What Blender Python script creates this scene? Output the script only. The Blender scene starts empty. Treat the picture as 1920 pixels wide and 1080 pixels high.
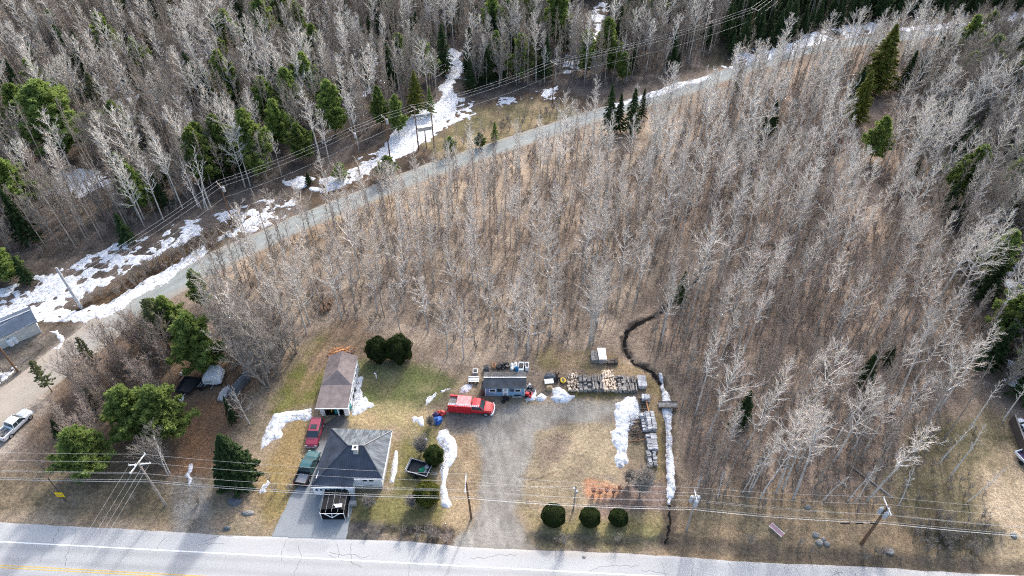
import bpy, math, random
import numpy as np
from mathutils import Vector, Matrix
R = math.radians
# ---------------------------------------------------------------- camera, sky, sun, exposure
HC, PITCH, FPX = 85.0, 42.5, 1300.0
scn = bpy.context.scene
COL = scn.collection
cam = bpy.data.cameras.new('camera'); cam.sensor_width = 36; cam.lens = FPX/1920*36
cam.clip_start = 0.5; cam.clip_end = 9000
co = bpy.data.objects.new('camera', cam); COL.objects.link(co)
co.location = (0, 0, HC); co.rotation_euler = (R(90-PITCH), 0, 0)
scn.camera = co
SUN_EL, SUN_AZ = R(31), R(19)          # azimuth from +Y towards +X
wd = bpy.data.worlds.new('World'); scn.world = wd; wd.use_nodes = True
nt = wd.node_tree; nt.nodes.clear()
sky = nt.nodes.new('ShaderNodeTexSky'); sky.sky_type = 'NISHITA'; sky.sun_disc = False
sky.sun_elevation = SUN_EL; sky.sun_rotation = SUN_AZ; sky.air_density = 1.0; sky.dust_density = 4.0; sky.ozone_density = 1.0
bg = nt.nodes.new('ShaderNodeBackground'); bg.inputs[1].default_value = 0.15
ow = nt.nodes.new('ShaderNodeOutputWorld')
nt.links.new(sky.outputs[0], bg.inputs[0]); nt.links.new(bg.outputs[0], ow.inputs[0])
sl = bpy.data.lights.new('sun', 'SUN'); sl.energy = 1.45; sl.angle = R(3.5); sl.color = (1.0, 0.985, 0.96)
so = bpy.data.objects.new('sun', sl); COL.objects.link(so)
sd = Vector((math.sin(SUN_AZ)*math.cos(SUN_EL), math.cos(SUN_AZ)*math.cos(SUN_EL), math.sin(SUN_EL)))
so.rotation_euler = sd.to_track_quat('Z', 'Y').to_euler(); so.location = (0, 0, 60)
vs = scn.view_settings; vs.view_transform = 'Standard'; vs.look = 'None'; vs.gamma = 1.0; vs.exposure = 1.36
scn.cycles.use_denoising = False; scn.cycles.filter_width = 1.15; scn.cycles.use_adaptive_sampling = False
scn.cycles.max_bounces = 4; scn.cycles.diffuse_bounces = 2; scn.cycles.glossy_bounces = 2

# ---------------------------------------------------------------- plan coordinates
SP, CP = math.sin(R(PITCH)), math.cos(R(PITCH))
def W(px, py, z=0.0):
    """where the line of sight through a point of the survey photo meets the level z"""
    a = (px-960)/FPX; b = (540-py)/FPX
    d = (a, CP+b*SP, -SP+b*CP)
    t = (z-HC)/d[2]
    return Vector((d[0]*t, d[1]*t, z))
def WP(pts, z=0.0):
    return np.array([tuple(W(x, y, z))[:2] for x, y in pts])
def pix(X, Y, Z=0.0):
    dz = Z-HC; f = Y*CP-dz*SP; u = Y*SP+dz*CP
    return 960+FPX*X/f, 540-FPX*u/f
# ---------------------------------------------------------------- noise and polygons in numpy
def _hash(a, b, s):
    h = (a.astype(np.int64)*374761393+b.astype(np.int64)*668265263+s*974634777) & 0xffffffff
    h = ((h ^ (h >> 13))*1274126177) & 0xffffffff
    return ((h ^ (h >> 16)) & 0xffffff)/float(0xffffff)
def vn(x, y, s=0):
    xi = np.floor(x); yi = np.floor(y); fx = x-xi; fy = y-yi
    fx = fx*fx*(3-2*fx); fy = fy*fy*(3-2*fy)
    a = _hash(xi, yi, s); b = _hash(xi+1, yi, s); c = _hash(xi, yi+1, s); d = _hash(xi+1, yi+1, s)
    return (a*(1-fx)+b*fx)*(1-fy)+(c*(1-fx)+d*fx)*fy
def fbm(x, y, wl, octv=3, s=0):
    """-1..1"""
    t = 0; a = 1; n = 0
    for k in range(octv):
        c, q = math.cos(k*1.1+.5), math.sin(k*1.1+.5)
        t = t+a*(vn((x*c-y*q)/wl, (x*q+y*c)/wl, s+k*7)*2-1); n += a; a *= .55; wl *= .48
    return t/n
def sdpoly(x, y, poly):
    """signed distance, positive inside"""
    x = np.asarray(x, float); y = np.asarray(y, float)
    d = np.full(x.shape, 1e9); ins = np.zeros(x.shape, bool)
    n = len(poly)
    for i in range(n):
        ax, ay = poly[i]; bx, by = poly[(i+1) % n]
        ex, ey = bx-ax, by-ay
        t = np.clip(((x-ax)*ex+(y-ay)*ey)/(ex*ex+ey*ey+1e-9), 0, 1)
        dd = (x-ax-t*ex)**2+(y-ay-t*ey)**2
        d = np.minimum(d, dd)
        if abs(ey) > 1e-9:
            c = ((ay > y) != (by > y)) & (x < ex*(y-ay)/ey+ax)
            ins ^= c
    d = np.sqrt(d)
    return np.where(ins, d, -d)
def sdline(x, y, pts):
    x = np.asarray(x, float); y = np.asarray(y, float)
    d = np.full(x.shape, 1e9)
    for (ax, ay), (bx, by) in zip(pts[:-1], pts[1:]):
        ex, ey = bx-ax, by-ay
        t = np.clip(((x-ax)*ex+(y-ay)*ey)/(ex*ex+ey*ey+1e-9), 0, 1)
        d = np.minimum(d, (x-ax-t*ex)**2+(y-ay-t*ey)**2)
    return np.sqrt(d)
def sstep(a, b, v):
    t = np.clip((v-a)/(b-a), 0, 1); return t*t*(3-2*t)
# ---------------------------------------------------------------- the plan of the place
EDGE = lambda X: 43.1-0.054*X                # far edge of the highway asphalt
BACK = WP([(-420, 985), (-250, 905), (-120, 850), (0, 765), (100, 690), (185, 622), (300, 545), (400, 492), (500, 447), (560, 418), (700, 362), (800, 322), (900, 288),
           (1000, 255), (1100, 222), (1200, 192), (1300, 163), (1400, 126), (1500, 97), (1600, 80), (1700, 68), (1800, 58), (1920, 44), (2100, 22)])
STREAM = WP([(1330, 500), (1300, 530), (1275, 555), (1248, 575), (1225, 592), (1193, 605), (1176, 620), (1170, 640), (1174, 658), (1190, 680), (1222, 694), (1240, 716)])
DITCH = WP([(1240, 716), (1252, 745), (1253, 775), (1254, 820), (1257, 870), (1258, 920), (1257, 950), (1256, 985), (1250, 1015)])
RDITCH = [tuple(WP([(1250, 1015)])[0]), tuple(WP([(1180, 1018)])[0]), tuple(WP([(1080, 1012)])[0]), tuple(WP([(995, 1007)])[0])]
RDITCH2 = WP([(1262, 1019), (1400, 1032), (1600, 1052), (1760, 1064), (2100, 1085)])
RDITCH3 = WP([(722, 992), (780, 994), (845, 1000)])
FLAT = WP([(380, 640), (520, 640), (560, 600), (720, 620), (900, 650), (1120, 655), (1225, 700), (1280, 900), (1300, 1100), (380, 1100)])
def hz(x, y):
    x = np.asarray(x, float); y = np.asarray(y, float)
    k = sstep(0, 6, -sdpoly(x, y, FLAT))*sstep(4, 11, sdline(x, y, BACK))*sstep(1, 6, y-EDGE(x))
    z = k*(fbm(x, y, 16, 2, 5)*.45+fbm(x, y, 4.2, 1, 9)*.09)
    wv = .45*fbm(x, y, 1.6, 2, 71)
    z = z-.42*np.exp(-((sdline(x, y, STREAM)+wv*(sdline(x, y, STREAM) < 3))/.6)**2)-.6*np.exp(-(sdline(x, y, DITCH)/1.0)**2)
    z = z-.3*np.exp(-((sdline(x, y, RDITCH)+wv)/.6)**2)-.25*np.exp(-(sdline(x, y, RDITCH2)/1.2)**2)-.3*np.exp(-(sdline(x, y, RDITCH3)/.6)**2)
    return z
def hz1(x, y): return float(hz(np.array([x]), np.array([y]))[0])
# ---------------------------------------------------------------- materials
def nmat(name): 
    m = bpy.data.materials.new(name); m.use_nodes = True
    return m, m.node_tree.nodes, m.node_tree.links, m.node_tree.nodes['Principled BSDF']
def mat(name, col, rough=.7, var=.15, scale=3.0, metal=0, spec=.3, bump=0, island=0, stripes=None, coat=0):
    m, N, L, p = nmat(name)
    p.inputs['Roughness'].default_value = rough; p.inputs['Metallic'].default_value = metal
    p.inputs['Specular IOR Level'].default_value = spec; p.inputs['Coat Weight'].default_value = coat
    tc = N.new('ShaderNodeTexCoord')
    nz = N.new('ShaderNodeTexNoise'); nz.inputs['Scale'].default_value = scale; nz.inputs['Detail'].default_value = 5
    L.new(tc.outputs['Object'], nz.inputs['Vector'])
    mr = N.new('ShaderNodeMapRange'); mr.inputs[1].default_value = .3; mr.inputs[2].default_value = .7
    mr.inputs[3].default_value = 1-var; mr.inputs[4].default_value = 1+var
    L.new(nz.outputs[0], mr.inputs[0])
    f = mr.outputs[0]
    if island:
        g = N.new('ShaderNodeNewGeometry'); oi = N.new('ShaderNodeObjectInfo')
        a = N.new('ShaderNodeMapRange'); a.inputs[3].default_value = 1-island; a.inputs[4].default_value = 1+island
        L.new(g.outputs['Random Per Island'], a.inputs[0])
        b = N.new('ShaderNodeMapRange'); b.inputs[3].default_value = 1-island*.6; b.inputs[4].default_value = 1+island*.6
        L.new(oi.outputs['Random'], b.inputs[0])
        m1 = N.new('ShaderNodeMath'); m1.operation = 'MULTIPLY'; L.new(a.outputs[0], m1.inputs[0]); L.new(b.outputs[0], m1.inputs[1])
        m2 = N.new('ShaderNodeMath'); m2.operation = 'MULTIPLY'; L.new(m1.outputs[0], m2.inputs[0]); L.new(f, m2.inputs[1]); f = m2.outputs[0]
    if stripes:                            # (axis, per metre, depth)
        sx = N.new('ShaderNodeSeparateXYZ'); L.new(tc.outputs['Object'], sx.inputs[0])
        a = N.new('ShaderNodeMath'); a.operation = 'MULTIPLY'; a.inputs[1].default_value = stripes[1]; L.new(sx.outputs[stripes[0]], a.inputs[0])
        b = N.new('ShaderNodeMath'); b.operation = 'FRACT'; L.new(a.outputs[0], b.inputs[0])
        c = N.new('ShaderNodeMath'); c.operation = 'LESS_THAN'; c.inputs[1].default_value = .22; L.new(b.outputs[0], c.inputs[0])
        d = N.new('ShaderNodeMapRange'); d.inputs[3].default_value = 1; d.inputs[4].default_value = 1-stripes[2]; L.new(c.outputs[0], d.inputs[0])
        e = N.new('ShaderNodeMath'); e.operation = 'MULTIPLY'; L.new(d.outputs[0], e.inputs[0]); L.new(f, e.inputs[1]); f = e.outputs[0]
    mx = N.new('ShaderNodeVectorMath'); mx.operation = 'SCALE'; mx.inputs[0].default_value = col[:3]
    L.new(f, mx.inputs['Scale']); L.new(mx.outputs[0], p.inputs['Base Color'])
    if bump:
        bp = N.new('ShaderNodeBump'); bp.inputs['Strength'].default_value = 1; bp.inputs['Distance'].default_value = bump
        L.new(nz.outputs[0], bp.inputs['Height']); L.new(bp.outputs[0], p.inputs['Normal'])
    return m
M = {}
def glass(name, col=(.02, .03, .035)):
    return mat(name, col, .08, .05, 2, spec=.6)
# ---------------------------------------------------------------- mesh building
class MB:
    def __init__(s): s.v = []; s.f = []
    def add(s, vs, fs):
        n = len(s.v); s.v += [tuple(v) for v in vs]; s.f += [tuple(i+n for i in f) for f in fs]; return s
    def box(s, c, d, rz=0, tilt=None, taper=1.0):
        x, y, z = d[0]/2, d[1]/2, d[2]/2; t = taper
        vs = [(-x, -y, -z), (x, -y, -z), (x, y, -z), (-x, y, -z), (-x*t, -y*t, z), (x*t, -y*t, z), (x*t, y*t, z), (-x*t, y*t, z)]
        mt = Matrix.Rotation(rz, 3, 'Z')
        if tilt: mt = mt @ Matrix.Rotation(tilt[1], 3, tilt[0])
        return s.add([mt @ Vector(v)+Vector(c) for v in vs], [(0, 3, 2, 1), (4, 5, 6, 7), (0, 1, 5, 4), (1, 2, 6, 5), (2, 3, 7, 6), (3, 0, 4, 7)])
    def tube(s, p, q, r, r2=None, n=8):
        p = Vector(p); q = Vector(q); r2 = r if r2 is None else r2
        d = (q-p).normalized(); a = d.orthogonal().normalized(); b = d.cross(a)
        vs = []
        for c, rr in ((p, r), (q, r2)):
            for i in range(n):
                t = 2*math.pi*i/n; vs.append(c+(a*math.cos(t)+b*math.sin(t))*rr)
        return s.add(vs, [(i, (i+1) % n, n+(i+1) % n, n+i) for i in range(n)]+[tuple(range(n))[::-1], tuple(range(n, 2*n))])
    def path(s, pts, r, n=5):
        for a, b in zip(pts[:-1], pts[1:]): s.tube(a, b, r, n=n)
        return s
    def slab(s, poly, z0, z1):
        n = len(poly)
        vs = [(x, y, z0) for x, y in poly]+[(x, y, z1) for x, y in poly]
        return s.add(vs, [tuple(range(n))[::-1], tuple(range(n, 2*n))]+[(i, (i+1) % n, n+(i+1) % n, n+i) for i in range(n)])
    def loft(s, secs, cap=True):
        """secs: lists of points with equal counts"""
        n = len(secs[0]); vs = [p for q in secs for p in q]; fs = []
        for k in range(len(secs)-1):
            for i in range(n):
                fs.append((k*n+i, k*n+(i+1) % n, (k+1)*n+(i+1) % n, (k+1)*n+i))
        if cap: fs += [tuple(range(n))[::-1], tuple(range((len(secs)-1)*n, len(secs)*n))]
        return s.add(vs, fs)
    def blob(s, c, r, seed=0, jit=.15, nu=10, nv=6):
        rn = random.Random(seed); vs = []; fs = []
        for j in range(nv+1):
            for i in range(nu):
                t = math.pi*j/nv; a = 2*math.pi*i/nu; k = 1+rn.uniform(-jit, jit)
                vs.append((c[0]+r[0]*math.sin(t)*math.cos(a)*k, c[1]+r[1]*math.sin(t)*math.sin(a)*k, c[2]+r[2]*math.cos(t)*k))
        for j in range(nv):
            for i in range(nu): fs.append((j*nu+i, (j+1)*nu+i, (j+1)*nu+(i+1) % nu, j*nu+(i+1) % nu))
        return s.add(vs, fs)
def tag(o, label=None, cat=None, group=None, kind=None):
    if label: o['label'] = label
    if cat: o['category'] = cat
    if group: o['group'] = group
    if kind: o['kind'] = kind
    return o
def link(o, parent=None):
    COL.objects.link(o)
    if parent is not None: o.parent = parent
    return o
def obj(name, mb, m, parent=None, smooth=False, label=None):
    me = bpy.data.meshes.new(name); me.from_pydata(mb.v, [], mb.f); me.validate(); me.materials.append(M[m] if isinstance(m, str) else m)
    import bmesh
    b = bmesh.new(); b.from_mesh(me); bmesh.ops.recalc_face_normals(b, faces=b.faces); b.to_mesh(me); b.free()
    if smooth: me.shade_smooth()
    o = bpy.data.objects.new(name, me); link(o, parent)
    if label: o['label'] = label
    return o
def thing(name, label, cat, loc=(0, 0, 0), rz=0, group=None):
    o = bpy.data.objects.new(name, None); o.empty_display_size = .3; link(o)
    o.location = loc; o.rotation_euler = (0, 0, rz)
    return tag(o, label, cat, group)
def gp(px, py):                                   # a point on the ground
    w = W(px, py); w.z = hz1(w.x, w.y); return w
def npmesh(name, V, F4, m, smooth=True):
    """V (n,3), F4 (k,4) or (k,3)"""
    me = bpy.data.meshes.new(name); k = F4.shape[1]
    me.vertices.add(len(V)); me.vertices.foreach_set('co', np.ascontiguousarray(V, np.float32).ravel())
    me.loops.add(F4.size); me.loops.foreach_set('vertex_index', np.ascontiguousarray(F4, np.int32).ravel())
    me.polygons.add(len(F4)); me.polygons.foreach_set('loop_start', np.arange(len(F4), dtype=np.int32)*k)
    me.update(calc_edges=True)
    if smooth: me.shade_smooth()
    if m is not None: me.materials.append(m)
    return me
# ---------------------------------------------------------------- ground
def gmat(name, rough=.95, fine=.35, spk=.5, scl=1.0, bumpd=.12):
    m, N, L, p = nmat(name)
    p.inputs['Roughness'].default_value = rough; p.inputs['Specular IOR Level'].default_value = .15
    at = N.new('ShaderNodeAttribute'); at.attribute_name = 'tone'
    tc = N.new('ShaderNodeTexCoord')
    def noise(s, d, lo, hi, o0, o1):
        n = N.new('ShaderNodeTexNoise'); n.inputs['Scale'].default_value = s*scl; n.inputs['Detail'].default_value = d; n.inputs['Roughness'].default_value = .65
        L.new(tc.outputs['Object'], n.inputs['Vector'])
        r = N.new('ShaderNodeMapRange'); r.inputs[1].default_value = lo; r.inputs[2].default_value = hi; r.inputs[3].default_value = o0; r.inputs[4].default_value = o1
        L.new(n.outputs[0], r.inputs[0]); return n, r
    n1, r1 = noise(2.2, 8, .3, .7, 1-fine, 1+fine)
    n2, r2 = noise(9, 6, .36, .52, 1-spk, 1)
    n3, r3 = noise(.35, 5, .3, .7, 1-fine*.45, 1+fine*.45)
    def mul(a, b):
        q = N.new('ShaderNodeMath'); q.operation = 'MULTIPLY'; L.new(a, q.inputs[0]); L.new(b, q.inputs[1]); return q.outputs[0]
    f = mul(mul(r1.outputs[0], r2.outputs[0]), r3.outputs[0])
    gm = N.new('ShaderNodeMix'); gm.data_type = 'FLOAT'; gm.inputs[2].default_value = 1.0; L.new(at.outputs['Alpha'], gm.inputs[0]); L.new(f, gm.inputs[3]); f = gm.outputs[0]
    v = N.new('ShaderNodeVectorMath'); v.operation = 'SCALE'; L.new(at.outputs['Color'], v.inputs[0]); L.new(f, v.inputs['Scale'])
    L.new(v.outputs[0], p.inputs['Base Color'])
    b = N.new('ShaderNodeBump'); b.inputs['Distance'].default_value = bumpd; b.inputs['Strength'].default_value = .8
    s = N.new('ShaderNodeMath'); s.operation = 'ADD'; L.new(n1.outputs[0], s.inputs[0]); L.new(n2.outputs[0], s.inputs[1])
    L.new(s.outputs[0], b.inputs['Height']); L.new(b.outputs[0], p.inputs['Normal'])
    return m
# (outline, tone, second tone, soft edge, edge noise, second-tone wavelength)
LIT = (.25, .195, .15); LITD = (.12, .085, .062)
LAYERS = [
 ([(-400, -300), (1340, -300), (1340, 120), (1150, 190), (1000, 250), (860, 300), (700, 350), (560, 400), (400, 480), (250, 560), (120, 610), (-400, 640)], (.18, .145, .12), (.09, .075, .062), 3, 2, 4),
 ([(1280, -300), (2400, -300), (2400, 10), (1900, 22), (1650, 45), (1500, 75), (1330, 130)], (.05, .045, .032), (.03, .03, .022), 3, 2, 6),
 ([(380, 540), (540, 440), (700, 375), (850, 325), (1000, 270), (1120, 235), (1230, 215), (1290, 240), (1260, 420), (1235, 590), (1170, 620), (1160, 660), (900, 690), (680, 640), (560, 650), (400, 640)], (.43, .34, .255), (.26, .20, .15), 4, 3, 3),
 ([(1290, 200), (1400, 150), (1600, 110), (1750, 100), (1800, 500), (1850, 600), (1830, 750), (1800, 830), (1620, 935), (1300, 935), (1275, 800), (1250, 690), (1200, 600), (1260, 480)], (.31, .235, .18), (.175, .135, .105), 4, 3, 4),
 ([(1700, 90), (2400, 60), (2400, 700), (1890, 740), (1840, 600), (1780, 500)], (.13, .115, .09), (.07, .062, .05), 5, 3, 5),
 ([(700, 355), (830, 318), (830, 345), (760, 378), (640, 430), (560, 470), (480, 510), (470, 490), (560, 440)], (.40, .31, .22), (.27, .2, .14), 2, 2, 4),
 # corridor under the power line
 ([(560, 330), (650, 300), (760, 250), (800, 270), (860, 215), (930, 180), (1040, 175), (1150, 200), (1100, 215), (950, 265), (820, 300), (700, 345), (560, 400)], (.15, .105, .07), (.08, .06, .045), 2, 2, 4),
 ([(800, 270), (860, 225), (930, 195), (1000, 190), (1060, 195), (1080, 215), (1000, 240), (900, 275), (830, 300)], (.33, .25, .15), (.16, .14, .07), 2, 2, 4),
 ([(120, 600), (240, 520), (350, 460), (430, 415), (480, 400), (440, 440), (370, 480), (270, 545), (170, 590)], (.13, .085, .045), (.06, .042, .03), 1.5, 1.2, 3),
 ([(0, 640), (90, 640), (170, 610), (220, 600), (120, 680), (30, 740), (-200, 900), (-400, 900), (-400, 700)], (.22, .20, .175), (.10, .085, .07), 2, 1.5, 3),
 ([(-300, 950), (0, 740), (110, 650), (170, 600), (230, 570), (260, 590), (190, 650), (110, 720), (60, 790), (10, 850), (-300, 1000)], (.42, .35, .28), (.36, .30, .25), 1.5, 1.2, 4),
 # left woods by the trailer
 ([(60, 800), (140, 680), (250, 600), (370, 640), (480, 700), (520, 760), (430, 850), (330, 900), (60, 900)], (.22, .155, .105), (.11, .08, .06), 3, 2, 5),
 ([(330, 760), (420, 740), (440, 780), (420, 830), (390, 900), (350, 960), (300, 960), (330, 880), (345, 830)], (.26, .15, .085), (.19, .12, .075), 2, 1.2, 3),
 # roadside verge
 ([(-500, 870), (60, 880), (400, 900), (560, 915), (560, 1100), (-500, 1100)], (.26, .20, .13), (.15, .125, .08), 3, 2, 3),
 ([(-500, 950), (0, 962), (300, 985), (500, 1003), (500, 1100), (-500, 1100)], (.40, .31, .22), (.24, .19, .14), 1.2, .8, 3),
 ([(325, 900), (365, 900), (400, 960), (440, 1010), (320, 1010), (330, 960)], (.26, .25, .23), (.19, .17, .14), 1.8, 1, 3),
 ([(1260, 930), (1700, 940), (1900, 960), (2300, 960), (2300, 1150), (1240, 1150)], (.34, .245, .15), (.19, .155, .10), 2.5, 2, 3.5),
 ([(1700, 830), (1850, 760), (1930, 850), (2300, 1000), (1900, 1080), (1820, 1010), (1700, 940)], (.22, .18, .11), (.13, .115, .065), 3, 2, 4),
 ([(1850, 880), (1900, 850), (2300, 1000), (2300, 1100), (1870, 1080), (1840, 980)], (.50, .39, .27), (.36, .28, .18), 2, 1.5, 4),
 ([(1720, 985), (1850, 990), (1880, 1000), (1830, 1040), (1730, 1030)], (.075, .07, .05), (.13, .12, .08), 1.5, 1, 2),
 # yard
 ([(470, 760), (540, 660), (600, 640), (760, 680), (900, 700), (1000, 745), (1150, 740), (1230, 700), (1255, 760), (1262, 940), (1258, 1010), (960, 1015), (720, 1000), (640, 990), (520, 1010), (420, 1000), (400, 900)], (.34, .26, .18), (.215, .18, .12), 2, 1.5, 3),
 ([(520, 770), (570, 660), (640, 600), (690, 640), (625, 690), (600, 760), (540, 775)], (.16, .165, .05), (.27, .21, .10), 1.6, 1.4, 2.5),
 ([(590, 690), (640, 600), (720, 620), (700, 670), (620, 680)], (.30, .21, .145), (.2, .15, .10), 2, 1.5, 3),
 ([(670, 680), (760, 690), (850, 700), (860, 730), (800, 750), (780, 780), (700, 770), (680, 730)], (.13, .15, .055), (.24, .215, .105), 1.8, 1.5, 3),
 ([(700, 770), (780, 775), (840, 780), (850, 800), (800, 800), (640, 795), (660, 778)], (.36, .30, .15), (.44, .33, .19), 1.6, 1.5, 4),
 ([(500, 880), (560, 780), (580, 790), (565, 850), (535, 960), (500, 990), (480, 940)], (.33, .235, .115), (.24, .19, .08), 1.5, 1.2, 4),
 ([(740, 830), (800, 800), (830, 830), (800, 900), (850, 950), (840, 990), (720, 985), (660, 1000), (665, 925), (720, 920)], (.19, .175, .07), (.30, .235, .12), 1.5, 1.3, 4),
 ([(830, 800), (915, 780), (915, 900), (900, 960), (870, 1010), (845, 980), (850, 900), (865, 850)], (.42, .32, .20), (.29, .21, .13), 1.4, 1.3, 3),
 ([(985, 960), (1010, 1010), (1240, 1015), (1250, 960), (1200, 945), (1040, 975)], (.24, .21, .095), (.38, .29, .16), 1.4, 1.2, 3),
 ([(990, 800), (1150, 790), (1160, 850), (1170, 930), (1000, 950), (975, 900)], (.41, .325, .215), (.27, .22, .15), 1.5, 1.5, 3),
 ([(1015, 830), (1045, 815), (1070, 825), (1050, 860), (1020, 865)], (.24, .185, .14), (.32, .25, .18), 1.2, 1, 2),
 ([(1060, 730), (1180, 735), (1190, 750), (1060, 752)], (.27, .21, .07), (.2, .15, .07), 1, .8, 2),
 ([(1180, 880), (1250, 870), (1255, 960), (1130, 960), (1150, 920)], (.30, .22, .18), (.22, .16, .13), 1.4, 1.2, 3),
 ([(830, 770), (920, 770), (1010, 755), (1170, 748), (1185, 770), (1160, 785), (1060, 790), (1000, 810), (930, 800), (900, 830), (850, 800)], (.22, .19, .16), (.30, .26, .21), 1.2, 1, 3),
 ([(1000, 660), (1150, 665), (1230, 705), (1250, 760), (1238, 900), (1222, 900), (1225, 760), (1200, 720), (1160, 690), (1000, 700)], (.33, .24, .15), (.20, .165, .08), 1.5, 1.5, 3),
 ([(975, 765), (1150, 755), (1165, 772), (1120, 785), (1040, 787), (990, 802)], (.31, .295, .26), (.24, .225, .2), 1, 1, 3),
 ([(885, 780), (1000, 765), (1010, 800), (985, 850), (968, 900), (966, 950), (985, 1000), (1010, 1035), (830, 1035), (880, 985), (903, 940), (905, 860)], (.32, .30, .265), (.24, .22, .19), .8, 1.0, 3),
 ([(1100, 905), (1165, 910), (1165, 937), (1105, 935)], (.50, .23, .13), (.42, .27, .17), .7, .6, 1.5),
 ([(640, 985), (690, 975), (720, 995), (700, 1020), (640, 1012)], (.07, .065, .06), (.12, .11, .1), .8, .7, 2),
 ([(835, 1000), (850, 1010), (845, 1030), (800, 1028), (790, 1005)], (.09, .075, .06), (.16, .12, .09), .6, .6, 2),
]
LW = [(WP(p), np.array(a), np.array(b), s, n, w) for p, a, b, s, n, w in LAYERS]
def groundtone(x, y):
    c = np.empty(x.shape+(3,)); c[:] = np.array(LIT)
    c *= (1+.25*fbm(x, y, 9, 3, 40))[..., None]
    for i, (poly, a, b, soft, nz, wl) in enumerate(LW):
        x0, y0 = poly.min(0)-soft-nz-2; x1, y1 = poly.max(0)+soft+nz+2
        s = (x > x0) & (x < x1) & (y > y0) & (y < y1)
        if not s.any(): continue
        xs, ys = x[s], y[s]
        d = sdpoly(xs, ys, poly)+nz*fbm(xs, ys, 3.0+soft, 3, 100+i)*1.6
        k = sstep(-soft, soft*.6, d)
        q = sstep(-.28, .38, fbm(xs, ys, wl, 4, 200+i)); q = .85*q+.075
        col = a*(1-q)[:, None]+b*q[:, None]
        c[s] = c[s]*(1-k)[:, None]+col*k[:, None]
    # wet mud along the streams and the roadside ditches
    for ln, w, tone, st in ((STREAM, .55, (.055, .045, .038), .9), (DITCH, .9, (.07, .055, .045), .8), (RDITCH, .9, (.10, .09, .075), .7), (RDITCH2, 1.5, (.11, .09, .07), .75), (RDITCH3, .6, (.07, .06, .05), .8)):
        d = sdline(x, y, ln)+.9*fbm(x, y, 1.6, 3, 77)
        k = st*(1-sstep(w*.5, w*1.3, d)); c = c*(1-k)[..., None]+np.array(tone)*k[..., None]
    # long dragged wheel tracks in the yard and the driveway
    for i, (tr, w, tone) in enumerate(TRK):
        d = sdline(x, y, tr)+.12*fbm(x, y, 1.5, 2, 300+i)
        k = .6*(1-sstep(w*.4, w, d))*sstep(-.5, .3, fbm(x, y, 2.2, 2, 333+i)); c = c*(1-k)[..., None]+np.array(tone)*k[..., None]
    # raked streaks in the gravel drive
    d = sdpoly(x, y, DRV)
    k = sstep(-.5, 1.2, d); st_ = 1+.42*fbm(x*2.6+y*.5, y*.28, 1.0, 3, 401)
    c = c*(1+k*(st_-1))[..., None]
    return np.clip(c, .012, .8)
TRK = []
DRV = WP([(885, 780), (1000, 765), (1165, 757), (1120, 790), (1010, 800), (985, 850), (968, 900), (966, 950), (985, 1000), (1010, 1035), (830, 1035), (880, 985), (903, 940), (905, 860)])
for a, b, t in (([(985, 905), (1020, 893), (1045, 885)], .18, (.10, .07, .05)), ([(985, 908), (1022, 898), (1046, 890)], .18, (.11, .08, .055)), ([(1042, 862), (1070, 875), (1093, 887)], .22, (.17, .12, .08)),
                ([(1020, 908), (1034, 903)], .3, (.08, .06, .05)), ([(1022, 913), (1036, 907)], .3, (.08, .06, .05)), ([(975, 893), (1010, 900)], .25, (.16, .12, .09)),
                ([(980, 968), (1000, 966)], .2, (.14, .1, .07)), ([(1085, 888), (1130, 893), (1165, 903)], .5, (.23, .19, .17)),
                ([(940, 1020), (935, 930), (955, 850), (985, 790)], .35, (.28, .26, .235)), ([(958, 1020), (953, 930), (973, 850), (1003, 785)], .35, (.29, .27, .24)),
                ([(345, 960), (350, 900), (370, 850), (400, 790), (425, 760)], .5, (.19, .13, .09)), ([(365, 960), (372, 905), (392, 855), (420, 800), (445, 775)], .5, (.19, .13, .09)),
                ([(575, 735), (610, 680), (650, 620)], .4, (.36, .25, .15)), ([(560, 735), (592, 680), (630, 615)], .4, (.36, .25, .15)),
                ([(1255, 1005), (1400, 1020), (1500, 1030)], .5, (.14, .11, .07)), ([(1730, 990), (1800, 1020), (1840, 1050)], .4, (.04, .035, .03))):
    TRK.append((WP(a), b, t))
def grid_axis(dense0, dense1, step, far0, far1):
    a = np.arange(dense0, dense1+step*.5, step)
    lo = dense0-np.cumsum(np.geomspace(step*2, (dense0-far0)*.35, 14)); lo = lo[lo > far0]
    hi = dense1+np.cumsum(np.geomspace(step*2, (far1-dense1)*.35, 14)); hi = hi[hi < far1]
    return np.concatenate([[far0], lo[::-1], a, hi, [far1]])
def quads(nx, ny):
    i = np.arange(nx-1)[None, :]+np.arange(ny-1)[:, None]*nx
    return np.stack([i, i+1, i+nx+1, i+nx], -1).reshape(-1, 4)
gx = grid_axis(-190, 190, .42, -3500, 3500)
ys = [22.0]
while ys[-1] < 262: ys.append(ys[-1]+max(.3, .0038*ys[-1]))
gy = np.array(ys); lo = gy[0]-np.cumsum(np.geomspace(1, 1200, 12)); hi = gy[-1]+np.cumsum(np.geomspace(2, 1800, 12))
gy = np.concatenate([lo[::-1], gy, hi])
GX, GY = np.meshgrid(gx, gy)
fx, fy = GX.ravel(), GY.ravel()
far = (np.abs(fx) > 200) | (fy < 15) | (fy > 275)
gz = np.where(far, 0, hz(fx, fy)); tone = groundtone(fx, fy)
me = npmesh('ground', np.stack([fx, fy, gz], -1), quads(len(gx), len(gy)), gmat('leaf litter and dry grass', fine=.42, spk=.55))
ca = me.color_attributes.new('tone', 'FLOAT_COLOR', 'POINT')
gr_ = 1-.7*sstep(-.8, .8, sdpoly(fx, fy, DRV)); ca.data.foreach_set('color', np.concatenate([tone, gr_[:, None]], 1).astype(np.float32).ravel())
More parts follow.
